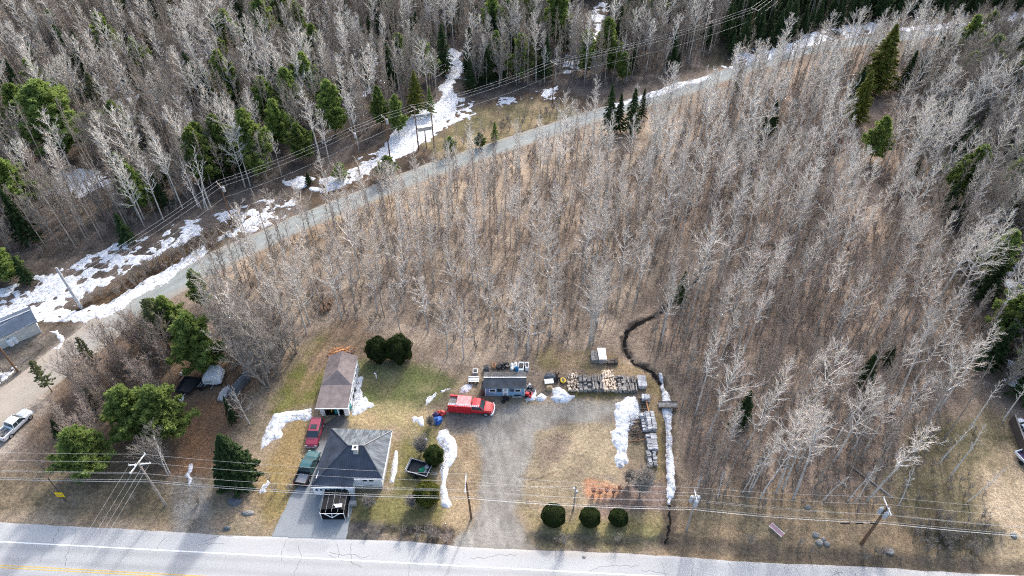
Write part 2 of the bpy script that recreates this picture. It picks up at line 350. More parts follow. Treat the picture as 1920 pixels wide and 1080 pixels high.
g = bpy.data.objects.new('ground', me); link(g); tag(g, 'brown leaf litter, dry tan grass and patchy lawn', kind='structure')

def sheet(name, poly, res, hfun, m, label=None, kind='structure', cat=None, margin=1.0, colf=None, group=None):
    """a sheet over an outline; hfun(x, y, inside distance) gives its height above the ground, negative = gone under"""
    x0, y0 = poly.min(0)-margin; x1, y1 = poly.max(0)+margin
    ax = np.arange(x0, x1, res); ay = np.arange(y0, y1, res)
    X, Y = np.meshgrid(ax, ay); X = X.ravel(); Y = Y.ravel()
    d = sdpoly(X, Y, poly); h = hfun(X, Y, d)
    Q = quads(len(ax), len(ay)); keep = (h[Q] > -.02).any(1); Q = Q[keep]
    u, inv = np.unique(Q, return_inverse=True); Q = inv.reshape(Q.shape)
    V = np.stack([X[u], Y[u], hz(X[u], Y[u])+np.maximum(h[u], -.35)], -1)
    c = V.mean(0); c[2] = 0; V = V-c
    me = npmesh(name, V, Q, m)
    if colf is not None:
        t = colf(X[u], Y[u]); a = me.color_attributes.new('tone', 'FLOAT_COLOR', 'POINT')
        a.data.foreach_set('color', np.concatenate([t, np.ones((len(t), 1))], 1).astype(np.float32).ravel())
    o = bpy.data.objects.new(name, me); link(o); o.location = c
    return tag(o, label, cat, group, kind)
# ---------------------------------------------------------------- roads
def lin(col, x, y, wl=3, amp=.08, s=1): return np.array(col)[None, :]*(1+amp*fbm(x, y, wl, 4, s))[:, None]
HWN = lambda X: EDGE(X)-11.6
hwp = np.array([(-230, EDGE(-230)), (230, EDGE(230)), (230, HWN(230)), (-230, HWN(-230))])
def hwcol(x, y):
    d = EDGE(x)-y
    c = lin((.42, .42, .415), x, y*3, 5, .07, 11)
    w = np.exp(-((d-3.3)/.38)**2)+np.exp(-((d-5.0)/.38)**2)+np.exp(-((d-6.9)/.4)**2)+np.exp(-((d-8.6)/.4)**2)
    c *= (1-.13*w*(1+.5*fbm(x, y, 9, 2, 3)))[:, None]
    c *= np.where(d < 2.5, 1.04, 1.0)[:, None]
    pt = sdpoly(x, y, WP([(528, 1020), (560, 1012), (620, 1022), (610, 1036), (540, 1036)]))
    c *= (1-.10*sstep(-.1, .1, pt))[:, None]
    # dirt washed onto the shoulder by the driveways
    dr = np.exp(-((x-7)/9)**2)*np.exp(-(d/1.0)**2)
    c = c*(1-.35*dr)[:, None]+np.array((.38, .30, .22))*(.35*dr)[:, None]
    return c
def hwh(x, y, d):
    e = EDGE(x)-y; n = .12*fbm(x, y, 2.2, 3, 21)+.25*fbm(x, y, 11, 1, 22)
    return np.clip((e+n)*.18, -.3, .05)-np.where(y < HWN(x), .3, 0)
ax = np.arange(-125, 125, .3)
road = sheet('highway', np.array([(-125, EDGE(-125)+1.5), (125, EDGE(125)+1.5), (125, HWN(125)), (-125, HWN(-125))]), .22, hwh, gmat('weathered asphalt', .8, .04, .05, 2.5, .008), 'pale sun bleached two lane highway with darker wheel tracks', colf=hwcol)
def ribbon(name, f, x0, x1, w, z, m, label, step=1.0, dash=None):
    mb = MB(); x = x0; rn = random.Random(4)
    while x < x1:
        x2 = min(x+step, x1); mb.add([(x, f(x), z), (x2, f(x2), z), (x2, f(x2)+w, z), (x, f(x)+w, z)], [(0, 1, 2, 3)]); x = x2
    return tag(obj(name, mb, m), label, kind='structure')
M['white_line'] = mat('white road paint', (.85, .86, .86), .6, .1, 2)
M['yellow_line'] = mat('yellow road paint', (.62, .42, .10), .6, .2, 3)
ribbon('edge_line', lambda x: EDGE(x)-2.72, -125, 125, .16, .056, 'white_line', 'white shoulder line along the highway')
ribbon('edge_line', lambda x: EDGE(x)-9.2, -125, 125, .16, .056, 'white_line', 'white shoulder line on the near side of the highway')
ribbon('centre_line', lambda x: EDGE(x)-5.75, -125, 125, .12, .056, 'yellow_line', 'double yellow centre line, far stripe')
ribbon('centre_line', lambda x: EDGE(x)-6.05, -125, 125, .12, .056, 'yellow_line', 'double yellow centre line, near stripe')
# thin tar filled cracks
M['tar'] = mat('tar', (.17, .17, .17), .6, .1)
mb = MB(); rn = random.Random(8)
for i in range(26):
    x = rn.uniform(-70, 60); y = EDGE(x)-rn.uniform(.3, 1)
    L_ = rn.uniform(1.5, 8) if i % 3 else rn.uniform(3, 7); a = -math.pi/2+rn.uniform(-.25, .25) if i % 3 else rn.uniform(-.15, .1)
    if i % 3 == 0: y -= rn.uniform(.5, 2)
    px_, py_ = x, y
    for k in range(int(L_/.5)):
        a2 = a+rn.uniform(-.6, .6); qx, qy = px_+.5*math.cos(a2), py_+.5*math.sin(a2)
        nx, ny = -math.sin(a2)*.022, math.cos(a2)*.022
        mb.add([(px_-nx, py_-ny, .0545), (qx-nx, qy-ny, .0545), (qx+nx, qy+ny, .0545), (px_+nx, py_+ny, .0545)], [(0, 1, 2, 3)]); px_, py_ = qx, qy
tag(obj('road_cracks', mb, 'tar'), 'thin dark cracks across the highway shoulder', kind='structure')
# gravel back road
bl = [tuple(p) for p in BACK]
def wid(x): return 2.9+1.1*sstep(-60, -85, x)*0+.9*np.exp(-((x+75)/18)**2)
def offs(pts, s):
    out = []
    for i, p in enumerate(pts):
        a = pts[max(i-1, 0)]; b = pts[min(i+1, len(pts)-1)]; t = Vector((b[0]-a[0], b[1]-a[1])).normalized()
        w = float(wid(np.array(p[0]))); out.append((p[0]-t.y*w*s, p[1]+t.x*w*s))
    return out
bpoly = np.array(offs(bl, 1)+offs(bl, -1)[::-1])
def brcol(x, y):
    d = sdline(x, y, bl); c = lin((.27, .29, .28), x, y, 6, .12, 31)
    k = sstep(1.2, 2.9, d+.5*fbm(x, y, 5, 2, 5)); c = c*(1-.7*k)[:, None]+np.array((.33, .29, .24))*(.7*k)[:, None]
    tr = np.exp(-((d-1.0)/.4)**2); c = c*(1+.13*tr)[:, None]
    q = sstep(-62, -80, x); c = c*(1-q)[:, None]+lin((.38, .33, .275), x, y, 4, .1, 5)*q[:, None]
    return c
sheet('gravel_road', bpoly, .38, lambda x, y, d: np.clip((d+.5*fbm(x, y, 4, 3, 41)-.15)*.2, -.3, .06), gmat('grey gravel', .9, .12, .25, 2, .03), 'grey gravel back road running diagonally through the woods', colf=brcol)
# asphalt driveway by the house
dpoly = WP([(566, 905), (600, 800), (640, 775), (655, 790), (640, 830), (600, 925), (668, 925), (655, 975), (648, 1012), (505, 1012), (522, 980), (545, 930)])
def dcol(x, y):
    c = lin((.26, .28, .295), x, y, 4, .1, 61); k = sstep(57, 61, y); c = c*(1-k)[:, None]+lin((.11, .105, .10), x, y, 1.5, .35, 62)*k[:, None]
    return c
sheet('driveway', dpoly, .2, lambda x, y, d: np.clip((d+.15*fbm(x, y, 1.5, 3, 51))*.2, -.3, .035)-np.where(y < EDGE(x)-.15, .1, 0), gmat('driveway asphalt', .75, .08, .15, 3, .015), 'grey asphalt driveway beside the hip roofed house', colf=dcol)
# ---------------------------------------------------------------- water
def wmat():
    m, N, L, p = nmat('dark water'); p.inputs['Base Color'].default_value = (.012, .012, .012, 1); p.inputs['Roughness'].default_value = .8; p.inputs['Specular IOR Level'].default_value = .03
    n = N.new('ShaderNodeTexNoise'); n.inputs['Scale'].default_value = 2; b = N.new('ShaderNodeBump'); b.inputs['Distance'].default_value = .1
    L.new(n.outputs[0], b.inputs['Height']); L.new(b.outputs[0], p.inputs['Normal']); return m
WM = wmat()
def strip(name, line, w, z, label):
    pts = [Vector((p[0], p[1])) for p in line]; mb = MB(); rst = random.Random(6)
    pts = [p+Vector((rst.uniform(-.2, .2), rst.uniform(-.2, .2))) for p in pts]; w0 = w
    rows = []
    for i, p in enumerate(pts):
        t = (pts[min(i+1, len(pts)-1)]-pts[max(i-1, 0)]).normalized(); w = w0*rst.uniform(.35, 1.4); rows.append((p+Vector((-t.y, t.x))*w, p-Vector((-t.y, t.x))*w))
    for (a, b), (c, d) in zip(rows[:-1], rows[1:]):
        if rows[0] is not None and rst.random() < .12: continue
        za = [hz1(q.x, q.y) for q in ((a+b)/2, (c+d)/2)]
        mb.add([(a.x, a.y, za[0]+z), (b.x, b.y, za[0]+z), (d.x, d.y, za[1]+z), (c.x, c.y, za[1]+z)], [(0, 1, 2, 3)])
    return tag(obj(name, mb, WM), label, kind='structure')
def dens(l, n=4):
    l = [tuple(p) for p in l]; o = []
    for a, b in zip(l[:-1], l[1:]):
        for k in range(n): o.append((a[0]+(b[0]-a[0])*k/n, a[1]+(b[1]-a[1])*k/n))
    return o+[l[-1]]
strip('stream', dens(STREAM, 6), .36, .1, 'narrow dark stream winding out of the woods')
strip('ditch_water', dens(DITCH[5:], 6), .16, .12, 'dark water at the road end of the snowy ditch')

# ---------------------------------------------------------------- snow
def smat():
    m, N, L, p = nmat('old snow'); p.inputs['Roughness'].default_value = .6; p.inputs['Specular IOR Level'].default_value = .2
    tc = N.new('ShaderNodeTexCoord'); n = N.new('ShaderNodeTexNoise'); n.inputs['Scale'].default_value = 1.6; n.inputs['Detail'].default_value = 9; n.inputs['Roughness'].default_value = .7
    L.new(tc.outputs['Object'], n.inputs['Vector'])
    r = N.new('ShaderNodeValToRGB'); r.color_ramp.elements[0].position = .38; r.color_ramp.elements[0].color = (.36, .345, .34, 1)
    r.color_ramp.elements[1].position = .5; r.color_ramp.elements[1].color = (.74, .765, .80, 1)
    L.new(n.outputs[0], r.inputs[0]); L.new(r.outputs[0], p.inputs['Base Color'])
    b = N.new('ShaderNodeBump'); b.inputs['Distance'].default_value = .25; L.new(n.outputs[0], b.inputs['Height']); L.new(b.outputs[0], p.inputs['Normal'])
    return m
SM = smat()
def snow(name, px, res, hmax, edge, label, kind=None, cat=None, cover=0.0, nwl=1.6, sw=.8, seed=0, namp=None, group=None):
    """cover>0 eats holes into the sheet"""
    na = edge if namp is None else namp
    def hf(x, y, d):
        f = d+na*fbm(x, y, nwl, 5, 500+seed)*1.5+na*.5*fbm(x, y, .6, 2, 560+seed)
        if cover: f = np.minimum(f, (fbm(x, y, nwl*.55, 4, 900+seed)*.8+.5*fbm(x, y, nwl*1.8, 2, 950+seed)-cover-.07)*1.6)
        h = hmax*(1-np.exp(-np.maximum(f, 0)/sw))*(1+.25*fbm(x, y, .9, 2, 600+seed))
        return np.where(f > 0, h+.004, f*.6)+.05*np.clip(f, 0, 1)*fbm(x, y, .5, 2, 640+seed)
    return sheet(name, WP(px), res, hf, SM, label, kind, cat, margin=edge*2+.5, group=group)
o480 = lambda l, s, ox, oy: [(ox+a/s, oy+b/s) for a, b in l]
sp = 'snow pile'
snow('snow_pile', o480([(155, 660), (330, 640), (420, 640), (510, 615), (530, 680), (520, 720), (440, 735), (400, 715), (330, 720), (270, 760), (215, 820), (235, 860), (225, 885), (170, 905), (130, 935), (95, 970), (40, 1000), (60, 930), (90, 850), (120, 740)], 4.908, 480, 640), .13, .45, .25, 'L shaped melting snow bank left of the brown roofed garage', cat=sp, seed=1)
snow('snow_pile', o480([(940, 320), (985, 330), (985, 400), (965, 450), (985, 510), (1035, 565), (1060, 560), (1105, 595), (1030, 620), (960, 670), (890, 690), (865, 650), (880, 600), (880, 560), (900, 470), (905, 400)], 4.908, 480, 640), .13, .35, .3, 'triangular snow patch against the right wall of the garage', cat=sp, cover=-.55, seed=2)
snow('snow_pile', [(741, 843), (745, 845), (746, 870), (744, 885), (737, 905), (731, 905), (733, 880), (738, 860)], .1, .4, .12, 'slim snow strip along the right wall of the house', cat=sp, seed=3, sw=.4)
snow('snow_pile', o480([(330, 300), (400, 285), (430, 340), (465, 370), (480, 440), (480, 520), (450, 570), (410, 620), (390, 690), (395, 800), (410, 880), (440, 930), (410, 960), (350, 950), (345, 880), (340, 700), (330, 640), (340, 600), (370, 540), (370, 480), (330, 420), (305, 360)], 4.5, 750, 740), .13, .7, .2, 'long curved snow bank between the dark bushes and the gravel drive', cat=sp, seed=4)
snow('snow_pile', [(773, 783), (778, 779), (784, 783), (792, 780), (796, 788), (794, 800), (788, 800), (782, 791), (776, 793)], .1, .25, .2, 'small snow patch left of the blue and red tarps', cat=sp, seed=5, sw=.4)
snow('snow_pile', [(1004, 745), (1015, 736), (1026, 744), (1021, 751), (1012, 754), (1005, 750)], .1, .7, .12, 'small rounded snow heap right of the blue shed', cat=sp, seed=6)
snow('snow_pile', o480([(1500, 610), (1600, 590), (1720, 650), (1800, 720), (1890, 715), (1880, 760), (1760, 850), (1550, 840), (1450, 790), (1420, 760), (1500, 740)], 9, 870, 660), .12, .8, .2, 'wide snow heap in front of the first firewood stack', cat=sp, seed=7)
snow('snow_pile', o480([(1070, 560), (1110, 520), (1150, 590), (1220, 690), (1180, 800), (1060, 830), (1030, 800), (1130, 740), (1060, 650)], 9, 870, 660), .1, .3, .2, 'dirty broken snow at the right end of the blue shed', cat=sp, seed=8, cover=-.4, sw=.4)
snow('snow_pile', o480([(730, 430), (790, 440), (830, 500), (830, 600), (790, 640), (755, 680), (745, 740), (740, 820), (715, 870), (735, 930), (700, 985), (650, 980), (632, 900), (640, 850), (620, 760), (605, 710), (640, 670), (630, 570), (645, 490), (700, 470)], 4.155, 1000, 640), .14, .9, .3, 'biggest snow pile beside the paver stacks on the right of the drive', cat=sp, seed=9, sw=1.1)
snow('snow_strip', [(1238, 716), (1245, 714), (1252, 735), (1259, 752), (1260, 775), (1259, 800), (1262, 840), (1266, 880), (1267, 910), (1259, 945), (1252, 943), (1251, 900), (1249, 860), (1250, 820), (1247, 790), (1243, 768), (1243, 740)], .13, .62, .22, 'long straight strip of snow filling the ditch', cat='snow strip', seed=10, sw=.35)
snow('snow_pile', [(353, 869), (361, 868), (361, 882), (356, 890), (362, 898), (355, 908), (352, 898), (346, 892), (353, 884)], .1, .3, .15, 'small snow patch beside the white birch clump', cat=sp, seed=11, sw=.4)
snow('snow_pile', [(486, 925), (500, 897), (504, 903), (498, 922)], .1, .15, .3, 'thin melting snow patch right of the pointed spruce', cat=sp, seed=12, cover=-.3, sw=.4)
snow('snow_pile', [(865, 727), (873, 721), (886, 721), (884, 730), (874, 737), (862, 735)], .1, .3, .15, 'snow patch behind the red truck', cat=sp, seed=13, sw=.4)
snow('snow_pile', [(796, 762), (800, 748), (812, 738), (830, 731), (845, 729), (830, 734), (815, 743), (803, 758)], .1, .15, .3, 'broken line of snow bits curving across the lawn', cat=sp, seed=14, cover=-.15, sw=.3, nwl=1)
snow('snow_pile', [(95, 621), (108, 620), (122, 632), (122, 645), (108, 664), (94, 668), (100, 655), (112, 642), (110, 632)], .13, .35, .3, 'dirty snow ridge in the gravel beside the white cottage', cat=sp, seed=15, cover=-.35)
# the thaw cover in the woods and along the back road
COVER = [
 ([(-150, 575), (0, 542), (70, 515), (170, 476), (285, 436), (372, 404), (385, 420), (372, 438), (305, 474), (235, 505), (150, 560), (180, 590), (60, 604), (-150, 650)], .3, 1.2, -.16, 2.2),
 ([(60, 597), (128, 606), (200, 596), (300, 538), (392, 474), (385, 455), (330, 490), (270, 528), (200, 566), (120, 585)], .28, .8, -.5, 2),
 ([(385, 462), (445, 440), (520, 423), (560, 372), (500, 372), (400, 402), (430, 425)], .28, .8, -.12, 2),
 ([(530, 338), (560, 330), (600, 335), (640, 326), (700, 296), (745, 268), (768, 235), (775, 205), (835, 190), (845, 172), (888, 190), (892, 215), (845, 235), (805, 262), (780, 285), (740, 303), (700, 322), (660, 346), (610, 360), (550, 352)], .35, 1.3, -.28, 2.6),
 ([(700, 290), (760, 225), (800, 195), (858, 180), (850, 225), (805, 260), (775, 282), (720, 302)], .35, .8, -.6, 2.6),
 ([(818, 200), (833, 145), (833, 110), (840, 90), (862, 100), (868, 140), (850, 158), (842, 200)], .4, 1.4, -.6, 3),
 ([(865, 120), (885, 140), (880, 150), (868, 150)], .4, 1.5, -.2, 2),
 ([(932, 182), (1010, 170), (1045, 162), (1040, 187), (990, 184), (935, 198)], .35, 1.2, -.1, 2.4),
 ([(1050, 118), (1108, 105), (1100, 130), (1055, 138)], .4, 1.5, -.35, 2.5),
 ([(1098, 100), (1105, 40), (1125, 0), (1142, 10), (1128, 60), (1118, 102)], .45, 1.8, -.25, 3),
 ([(1060, 80), (1075, 40), (1090, 40), (1085, 100), (1065, 110)], .45, 1.8, -.05, 3),
 ([(1148, 196), (1230, 168), (1330, 140), (1332, 148), (1240, 178), (1155, 204)], .35, .9, -.6, 3),
 ([(1340, 128), (1400, 92), (1480, 78), (1560, 52), (1650, 40), (1640, 62), (1560, 78), (1480, 100), (1400, 122), (1350, 140)], .45, 1.8, -.2, 3),
 ([(1690, 52), (1800, 42), (2000, 15), (2000, 25), (1800, 52), (1700, 60)], .5, 1.8, -.4, 4),
 ([(95, 338), (150, 316), (208, 320), (220, 348), (150, 370), (90, 362)], .4, 2, -.45, 3),
 ([(-20, 165), (30, 152), (65, 160), (20, 182)], .4, 2, -.2, 3),
 ([(545, 195), (585, 182), (592, 205), (550, 222)], .4, 2, -.3, 3),
 ([(625, 195), (700, 160), (722, 148), (718, 160), (640, 205)], .4, 1.5, -.05, 3),
 ([(120, 140), (240, 110), (400, 140), (330, 250), (200, 240)], .5, 2, .08, 4),
 ([(360, 70), (560, 60), (760, 100), (740, 130), (520, 120), (380, 110)], .5, 2, .06, 4),
 ([(1880, 505), (2000, 480), (2000, 580), (1890, 575)], .35, 1.5, -.25, 2.5), ([(1885, 685), (2000, 670), (2000, 730), (1895, 720)], .35, 1.2, -.4, 2.5),
 ([(-80, 720), (0, 697), (24, 690), (20, 712), (-80, 760)], .3, 1, -.15, 2),
 ([(670, 292), (720, 280), (690, 320), (665, 330)], .3, 1.2, .1, 1.6),
]
for i, (p, res, e, cv, wl) in enumerate(COVER):
    snow('snow_cover', p, res, .22, e, 'patchy melting snow on the forest floor', kind='structure', cover=cv, nwl=wl, sw=.6, seed=50+i)
snow('snow_cover', [(1238, 700), (1242, 706), (1246, 716), (1238, 710)], .12, .2, .2, 'snow edge on the stream bank', kind='structure', seed=90, sw=.3)
# ---------------------------------------------------------------- trees
M['aspen_bark'] = mat('pale aspen bark', (.46, .43, .385), .85, .25, 1.5, island=.25)
M['aspen_twig'] = mat('pale grey twigs', (.50, .43, .37), .85, .2, .7, island=.4)
M['aspen_limb'] = mat('whitish aspen limbs', (.72, .68, .62), .85, .15, .7, island=.25)
M['brown_twig'] = mat('grey brown twigs', (.30, .23, .20), .9, .2, .7, island=.45)
M['grey_twig'] = mat('grey twigs', (.36, .33, .295), .9, .2, .7, island=.4)
M['dark_bark'] = mat('dark bark', (.13, .105, .085), .9, .25, 2, island=.2)
M['mid_bark'] = mat('grey brown bark', (.30, .26, .22), .9, .25, 2, island=.25)
M['birch_bark'] = mat('white birch bark', (.66, .62, .57), .8, .25, 3)
M['larch_twig'] = mat('tan larch twigs', (.33, .215, .13), .9, .2, .7, island=.35)
M['red_twig'] = mat('reddish twigs', (.26, .15, .115), .9, .2, .7, island=.4)
def needle(name, c1, c2):
    m, N, L, p = nmat(name); p.inputs['Roughness'].default_value = .75; p.inputs['Specular IOR Level'].default_value = .2
    g = N.new('ShaderNodeNewGeometry'); oi = N.new('ShaderNodeObjectInfo')
    tc = N.new('ShaderNodeTexCoord'); nz = N.new('ShaderNodeTexNoise'); nz.inputs['Scale'].default_value = .9; L.new(tc.outputs['Object'], nz.inputs['Vector'])
    a = N.new('ShaderNodeMath'); a.operation = 'MULTIPLY_ADD'; a.inputs[1].default_value = .55; L.new(g.outputs['Random Per Island'], a.inputs[0])
    b = N.new('ShaderNodeMapRange'); b.inputs[1].default_value = .35; b.inputs[2].default_value = .65; b.inputs[4].default_value = .45; L.new(nz.outputs[0], b.inputs[0]); L.new(b.outputs[0], a.inputs[2])
    mx = N.new('ShaderNodeMix'); mx.data_type = 'RGBA'; mx.inputs[6].default_value = c1+(1,); mx.inputs[7].default_value = c2+(1,); L.new(a.outputs[0], mx.inputs[0])
    v = N.new('ShaderNodeVectorMath'); v.operation = 'SCALE'; L.new(mx.outputs[2], v.inputs[0])
    r = N.new('ShaderNodeMapRange'); r.inputs[3].default_value = .75; r.inputs[4].default_value = 1.25; L.new(oi.outputs['Random'], r.inputs[0]); L.new(r.outputs[0], v.inputs['Scale'])
    L.new(v.outputs[0], p.inputs['Base Color'])
    tl = N.new('ShaderNodeBsdfTranslucent'); L.new(v.outputs[0], tl.inputs[0]); ms = N.new('ShaderNodeMixShader'); ms.inputs[0].default_value = .42
    L.new(p.outputs[0], ms.inputs[1]); L.new(tl.outputs[0], ms.inputs[2]); L.new(ms.outputs[0], N['Material Output'].inputs[0])
    return m
M['pine_needles'] = needle('bright pine needles', (.10, .17, .045), (.36, .44, .12))
M['spruce_needles'] = needle('dark spruce needles', (.022, .048, .018), (.065, .11, .035))
M['olive_needles'] = needle('yellow green needles', (.10, .12, .02), (.26, .27, .05))
M['grey_pine'] = needle('pale grey green needles', (.09, .11, .055), (.17, .19, .085))
M['cedar'] = needle('clipped cedar leaves', (.016, .032, .008), (.06, .085, .018))
M['cedar_gold'] = needle('gold tipped cedar leaves', (.04, .06, .012), (.17, .17, .03))
rg = np.random.default_rng(7)
def segmesh(name, p0, p1, r0, r1, sides, m):
    k = len(p0); d = p1-p0; L = np.linalg.norm(d, axis=1, keepdims=True)+1e-9; d = d/L
    ref = np.where(np.abs(d[:, 2:3]) > .9, np.array([[1., 0, 0]]), np.array([[0, 0, 1.]]))
    a = np.cross(d, ref); a /= np.linalg.norm(a, axis=1, keepdims=True)+1e-9; b = np.cross(d, a)
    t = np.arange(sides)*2*np.pi/sides; ct, st = np.cos(t), np.sin(t)
    ring = a[:, None, :]*ct[None, :, None]+b[:, None, :]*st[None, :, None]
    V = np.concatenate([p0[:, None]+ring*r0[:, None, None], p1[:, None]+ring*r1[:, None, None]], 1).reshape(-1, 3)
    i = np.arange(sides); j = (i+1) % sides
    q = np.stack([i, j, sides+j, sides+i], -1)
    F = (np.arange(k)[:, None, None]*2*sides+q[None]).reshape(-1, 4)
    return V, F
def mergem(parts):
    V, F, n = [], [], 0
    for v, f in parts: V.append(v); F.append(f+n); n += len(v)
    return np.concatenate(V), np.concatenate(F)
def norm(v): return v/(np.linalg.norm(v, axis=-1, keepdims=True)+1e-9)
def bare(name, H, r0, cs, spread, npri, nsec, ntw, rise, bark, twig, bend=.03, twl=.5, twr=.013, conic=0, multi=1, curl=.35, pr=.34, limb=None, secw=1.7):
    """a leafless tree: returns trunk mesh and crown mesh"""
    tp, cp2, cp3, tw_, nse = [], [], [], [], 0
    for st in range(multi):
        n = 10; pts = np.zeros((n, 3)); pts[:, 2] = np.linspace(0, H*(1 if st == 0 else rg.uniform(.7, 1)), n)
        dr = rg.normal(0, bend*H/n, (n, 2)); dr[0] = 0; pts[:, :2] = np.cumsum(np.cumsum(dr, 0)*.5, 0)
        if multi > 1:
            az = st*2*np.pi/multi+rg.uniform(-.5, .5); ln = rg.uniform(.12, .32)
            pts[:, 0] += np.cos(az)*ln*pts[:, 2]; pts[:, 1] += np.sin(az)*ln*pts[:, 2]
        rr = r0*(1-np.linspace(0, 1, n)**1.1*.86)
        pts0 = pts.copy(); pts0[0, 2] -= .35
        tp.append(segmesh('', pts0[:-1], pts0[1:], rr[:-1], rr[1:], 6, None))
        # main limbs
        k = npri; t = cs+(.985-cs)*(np.arange(k)+rg.uniform(0, 1, k))/k
        f = t*(n-1); i0 = np.minimum(f.astype(int), n-2); w = (f-i0)[:, None]
        P = pts[i0]*(1-w)+pts[i0+1]*w; tr = rr[i0]*(1-w[:, 0])+rr[i0+1]*w[:, 0]
        az = np.arange(k)*2.4+rg.uniform(-.6, .6, k)
        u = (t-cs)/(1-cs)
        ln = spread*H*(((1-u)**.8*.9+.12) if conic else (np.sin(np.pi*np.clip(.22+u*.72, 0, 1))**.8*.85+.12))*rg.uniform(.6, 1.25, k)
        el = rise+(1.2-rise)*u**2*.7+rg.uniform(-.18, .18, k)
        D = np.stack([np.cos(az)*np.cos(el), np.sin(az)*np.cos(el), np.sin(el)], -1)
        q0 = P; pr0 = tr*.5+twr*1.8; nodes = [(q0, pr0)]
        d = D
        ns = 4
        for s in range(ns):
            d = norm(d+np.array([0, 0, curl/ns])+rg.normal(0, .16, d.shape))
            q1 = q0+d*(ln/ns)[:, None]; r1 = pr0*(1-(s+1)/ns*.8)
            cp3.append(segmesh('', q0, q1, nodes[-1][1], r1, 4, None)); nodes.append((q1, r1)); q0 = q1
        arr = np.stack([x[0] for x in nodes]); rad = np.stack([x[1] for x in nodes])
        # secondary limbs
        def spawn(arr, rad, ln, k2, frac, lo, jit, up, seg, rmul, rmin):
            nn, kk = arr.shape[0], arr.shape[1]
            idx = np.repeat(np.arange(kk), k2); tt = rg.uniform(lo, 1, len(idx)); f = tt*(nn-1); i0 = np.minimum(f.astype(int), nn-2); w = (f-i0)[:, None]
            P = arr[i0, idx]*(1-w)+arr[i0+1, idx]*w; base = norm(arr[i0+1, idx]-arr[i0, idx]); r = (rad[i0, idx]*(1-w[:, 0])+rad[i0+1, idx]*w[:, 0])*rmul
            r = np.maximum(r, rmin); l = ln[idx]*frac*rg.uniform(.5, 1.2, len(idx))*(1.15-.5*tt)
            d = norm(base+rg.normal(0, jit, P.shape)+np.array([0, 0, up])); out = [P]; ro = [r]
            q = P
            for s in range(seg):
                d = norm(d+rg.normal(0, .18, P.shape)+np.array([0, 0, up*.4])); q1 = q+d*(l/seg)[:, None]; r1 = r*(1-(s+1)/seg*.75)
                cp2.append(segmesh('', q, q1, ro[-1], r1, 3, None)); out.append(q1); ro.append(r1); q = q1
            return np.stack(out), np.stack(ro), l
        a2, r2, l2 = spawn(arr, rad, ln, nsec, .5, .15, .5, .2, 2, .6, twr*secw)
        nsg = len(cp2); nse += sum(len(f) for _, f in cp2); cp3 += cp2; cp2.clear()
        if ntw: spawn(a2, r2, l2, ntw, .5*twl/.5, .15, .6, .12, 1, .7, twr)
        tw_ += cp2; cp2.clear()
    tv, tf = mergem(tp); cv, cf = mergem(cp3+tw_); me = npmesh(name+'_crown', cv, cf, M[limb or bark], smooth=False); me.materials.append(M[twig])
    nl = sum(len(f) for _, f in cp3); mi = np.ones(len(cf), np.int32); mi[:nl] = 0; me.polygons.foreach_set('material_index', mi)
    return npmesh(name+'_trunk', tv, tf, M[bark]), me
def leafmesh(name, C, N_, size, m, asp=1.0):
    """small three cornered leaf clumps at C facing about N_"""
    k = len(C); t = norm(np.cross(N_, rg.normal(0, 1, (k, 3)))); b = np.cross(N_, t)
    s = size if np.ndim(size) else np.full(k, size)
    s = (s*rg.uniform(.6, 1.4, k))[:, None]
    V = np.stack([C+t*s*asp, C-t*s*.45+b*s*.6, C-t*s*.45-b*s*.6], 1).reshape(-1, 3)
    F = np.arange(3*k).reshape(-1, 3)
    return npmesh(name, V, F, m, smooth=False)
def spruce(name, H, rb, m, nb=150, per=46, leaf=.17, base=.06, bark='dark_bark', droop=.25, power=.85):
    tv, tf = segmesh('', np.array([[0, 0, -.3], [0, 0, H*.5]]), np.array([[0, 0, H*.5], [0, 0, H*.98]]), np.array([.035*H*.5, .02*H*.5]), np.array([.02*H*.5, .01]), 6, None)
    u = (np.arange(nb)+rg.uniform(0, 1, nb))/nb; u = base+(1-base)*u**.85
    az = np.arange(nb)*2.399+rg.uniform(-.3, .3, nb); L = rb*((1-u)/(1-base))**power*rg.uniform(.7, 1.15, nb)+.08
    cs, ns, sz = [], [], []
    for i in range(nb):
        n = max(8, int(per*(.25+L[i]/rb))); t = rg.uniform(.08, 1, n)**.7; side = rg.normal(0, .17, n)*L[i]*(1.1-t)
        d = np.array([np.cos(az[i]), np.sin(az[i])]); pz = u[i]*H+L[i]*t*.25-droop*L[i]*t**2*1.6+rg.normal(0, .05*H/10, n)
        P = np.stack([d[0]*L[i]*t-d[1]*side, d[1]*L[i]*t+d[0]*side, pz], -1); cs.append(P)
        q = norm(np.stack([d[0]*.5+rg.normal(0, .4, n), d[1]*.5+rg.normal(0, .4, n), np.full(n, .8)], -1)); ns.append(q); sz.append(np.full(n, leaf*(.8+.4*(L[i]/rb))))
    c = leafmesh(name+'_crown', np.concatenate(cs), np.concatenate(ns), np.concatenate(sz), M[m], 1.25)
    return npmesh(name+'_trunk', tv, tf, M[bark]), c
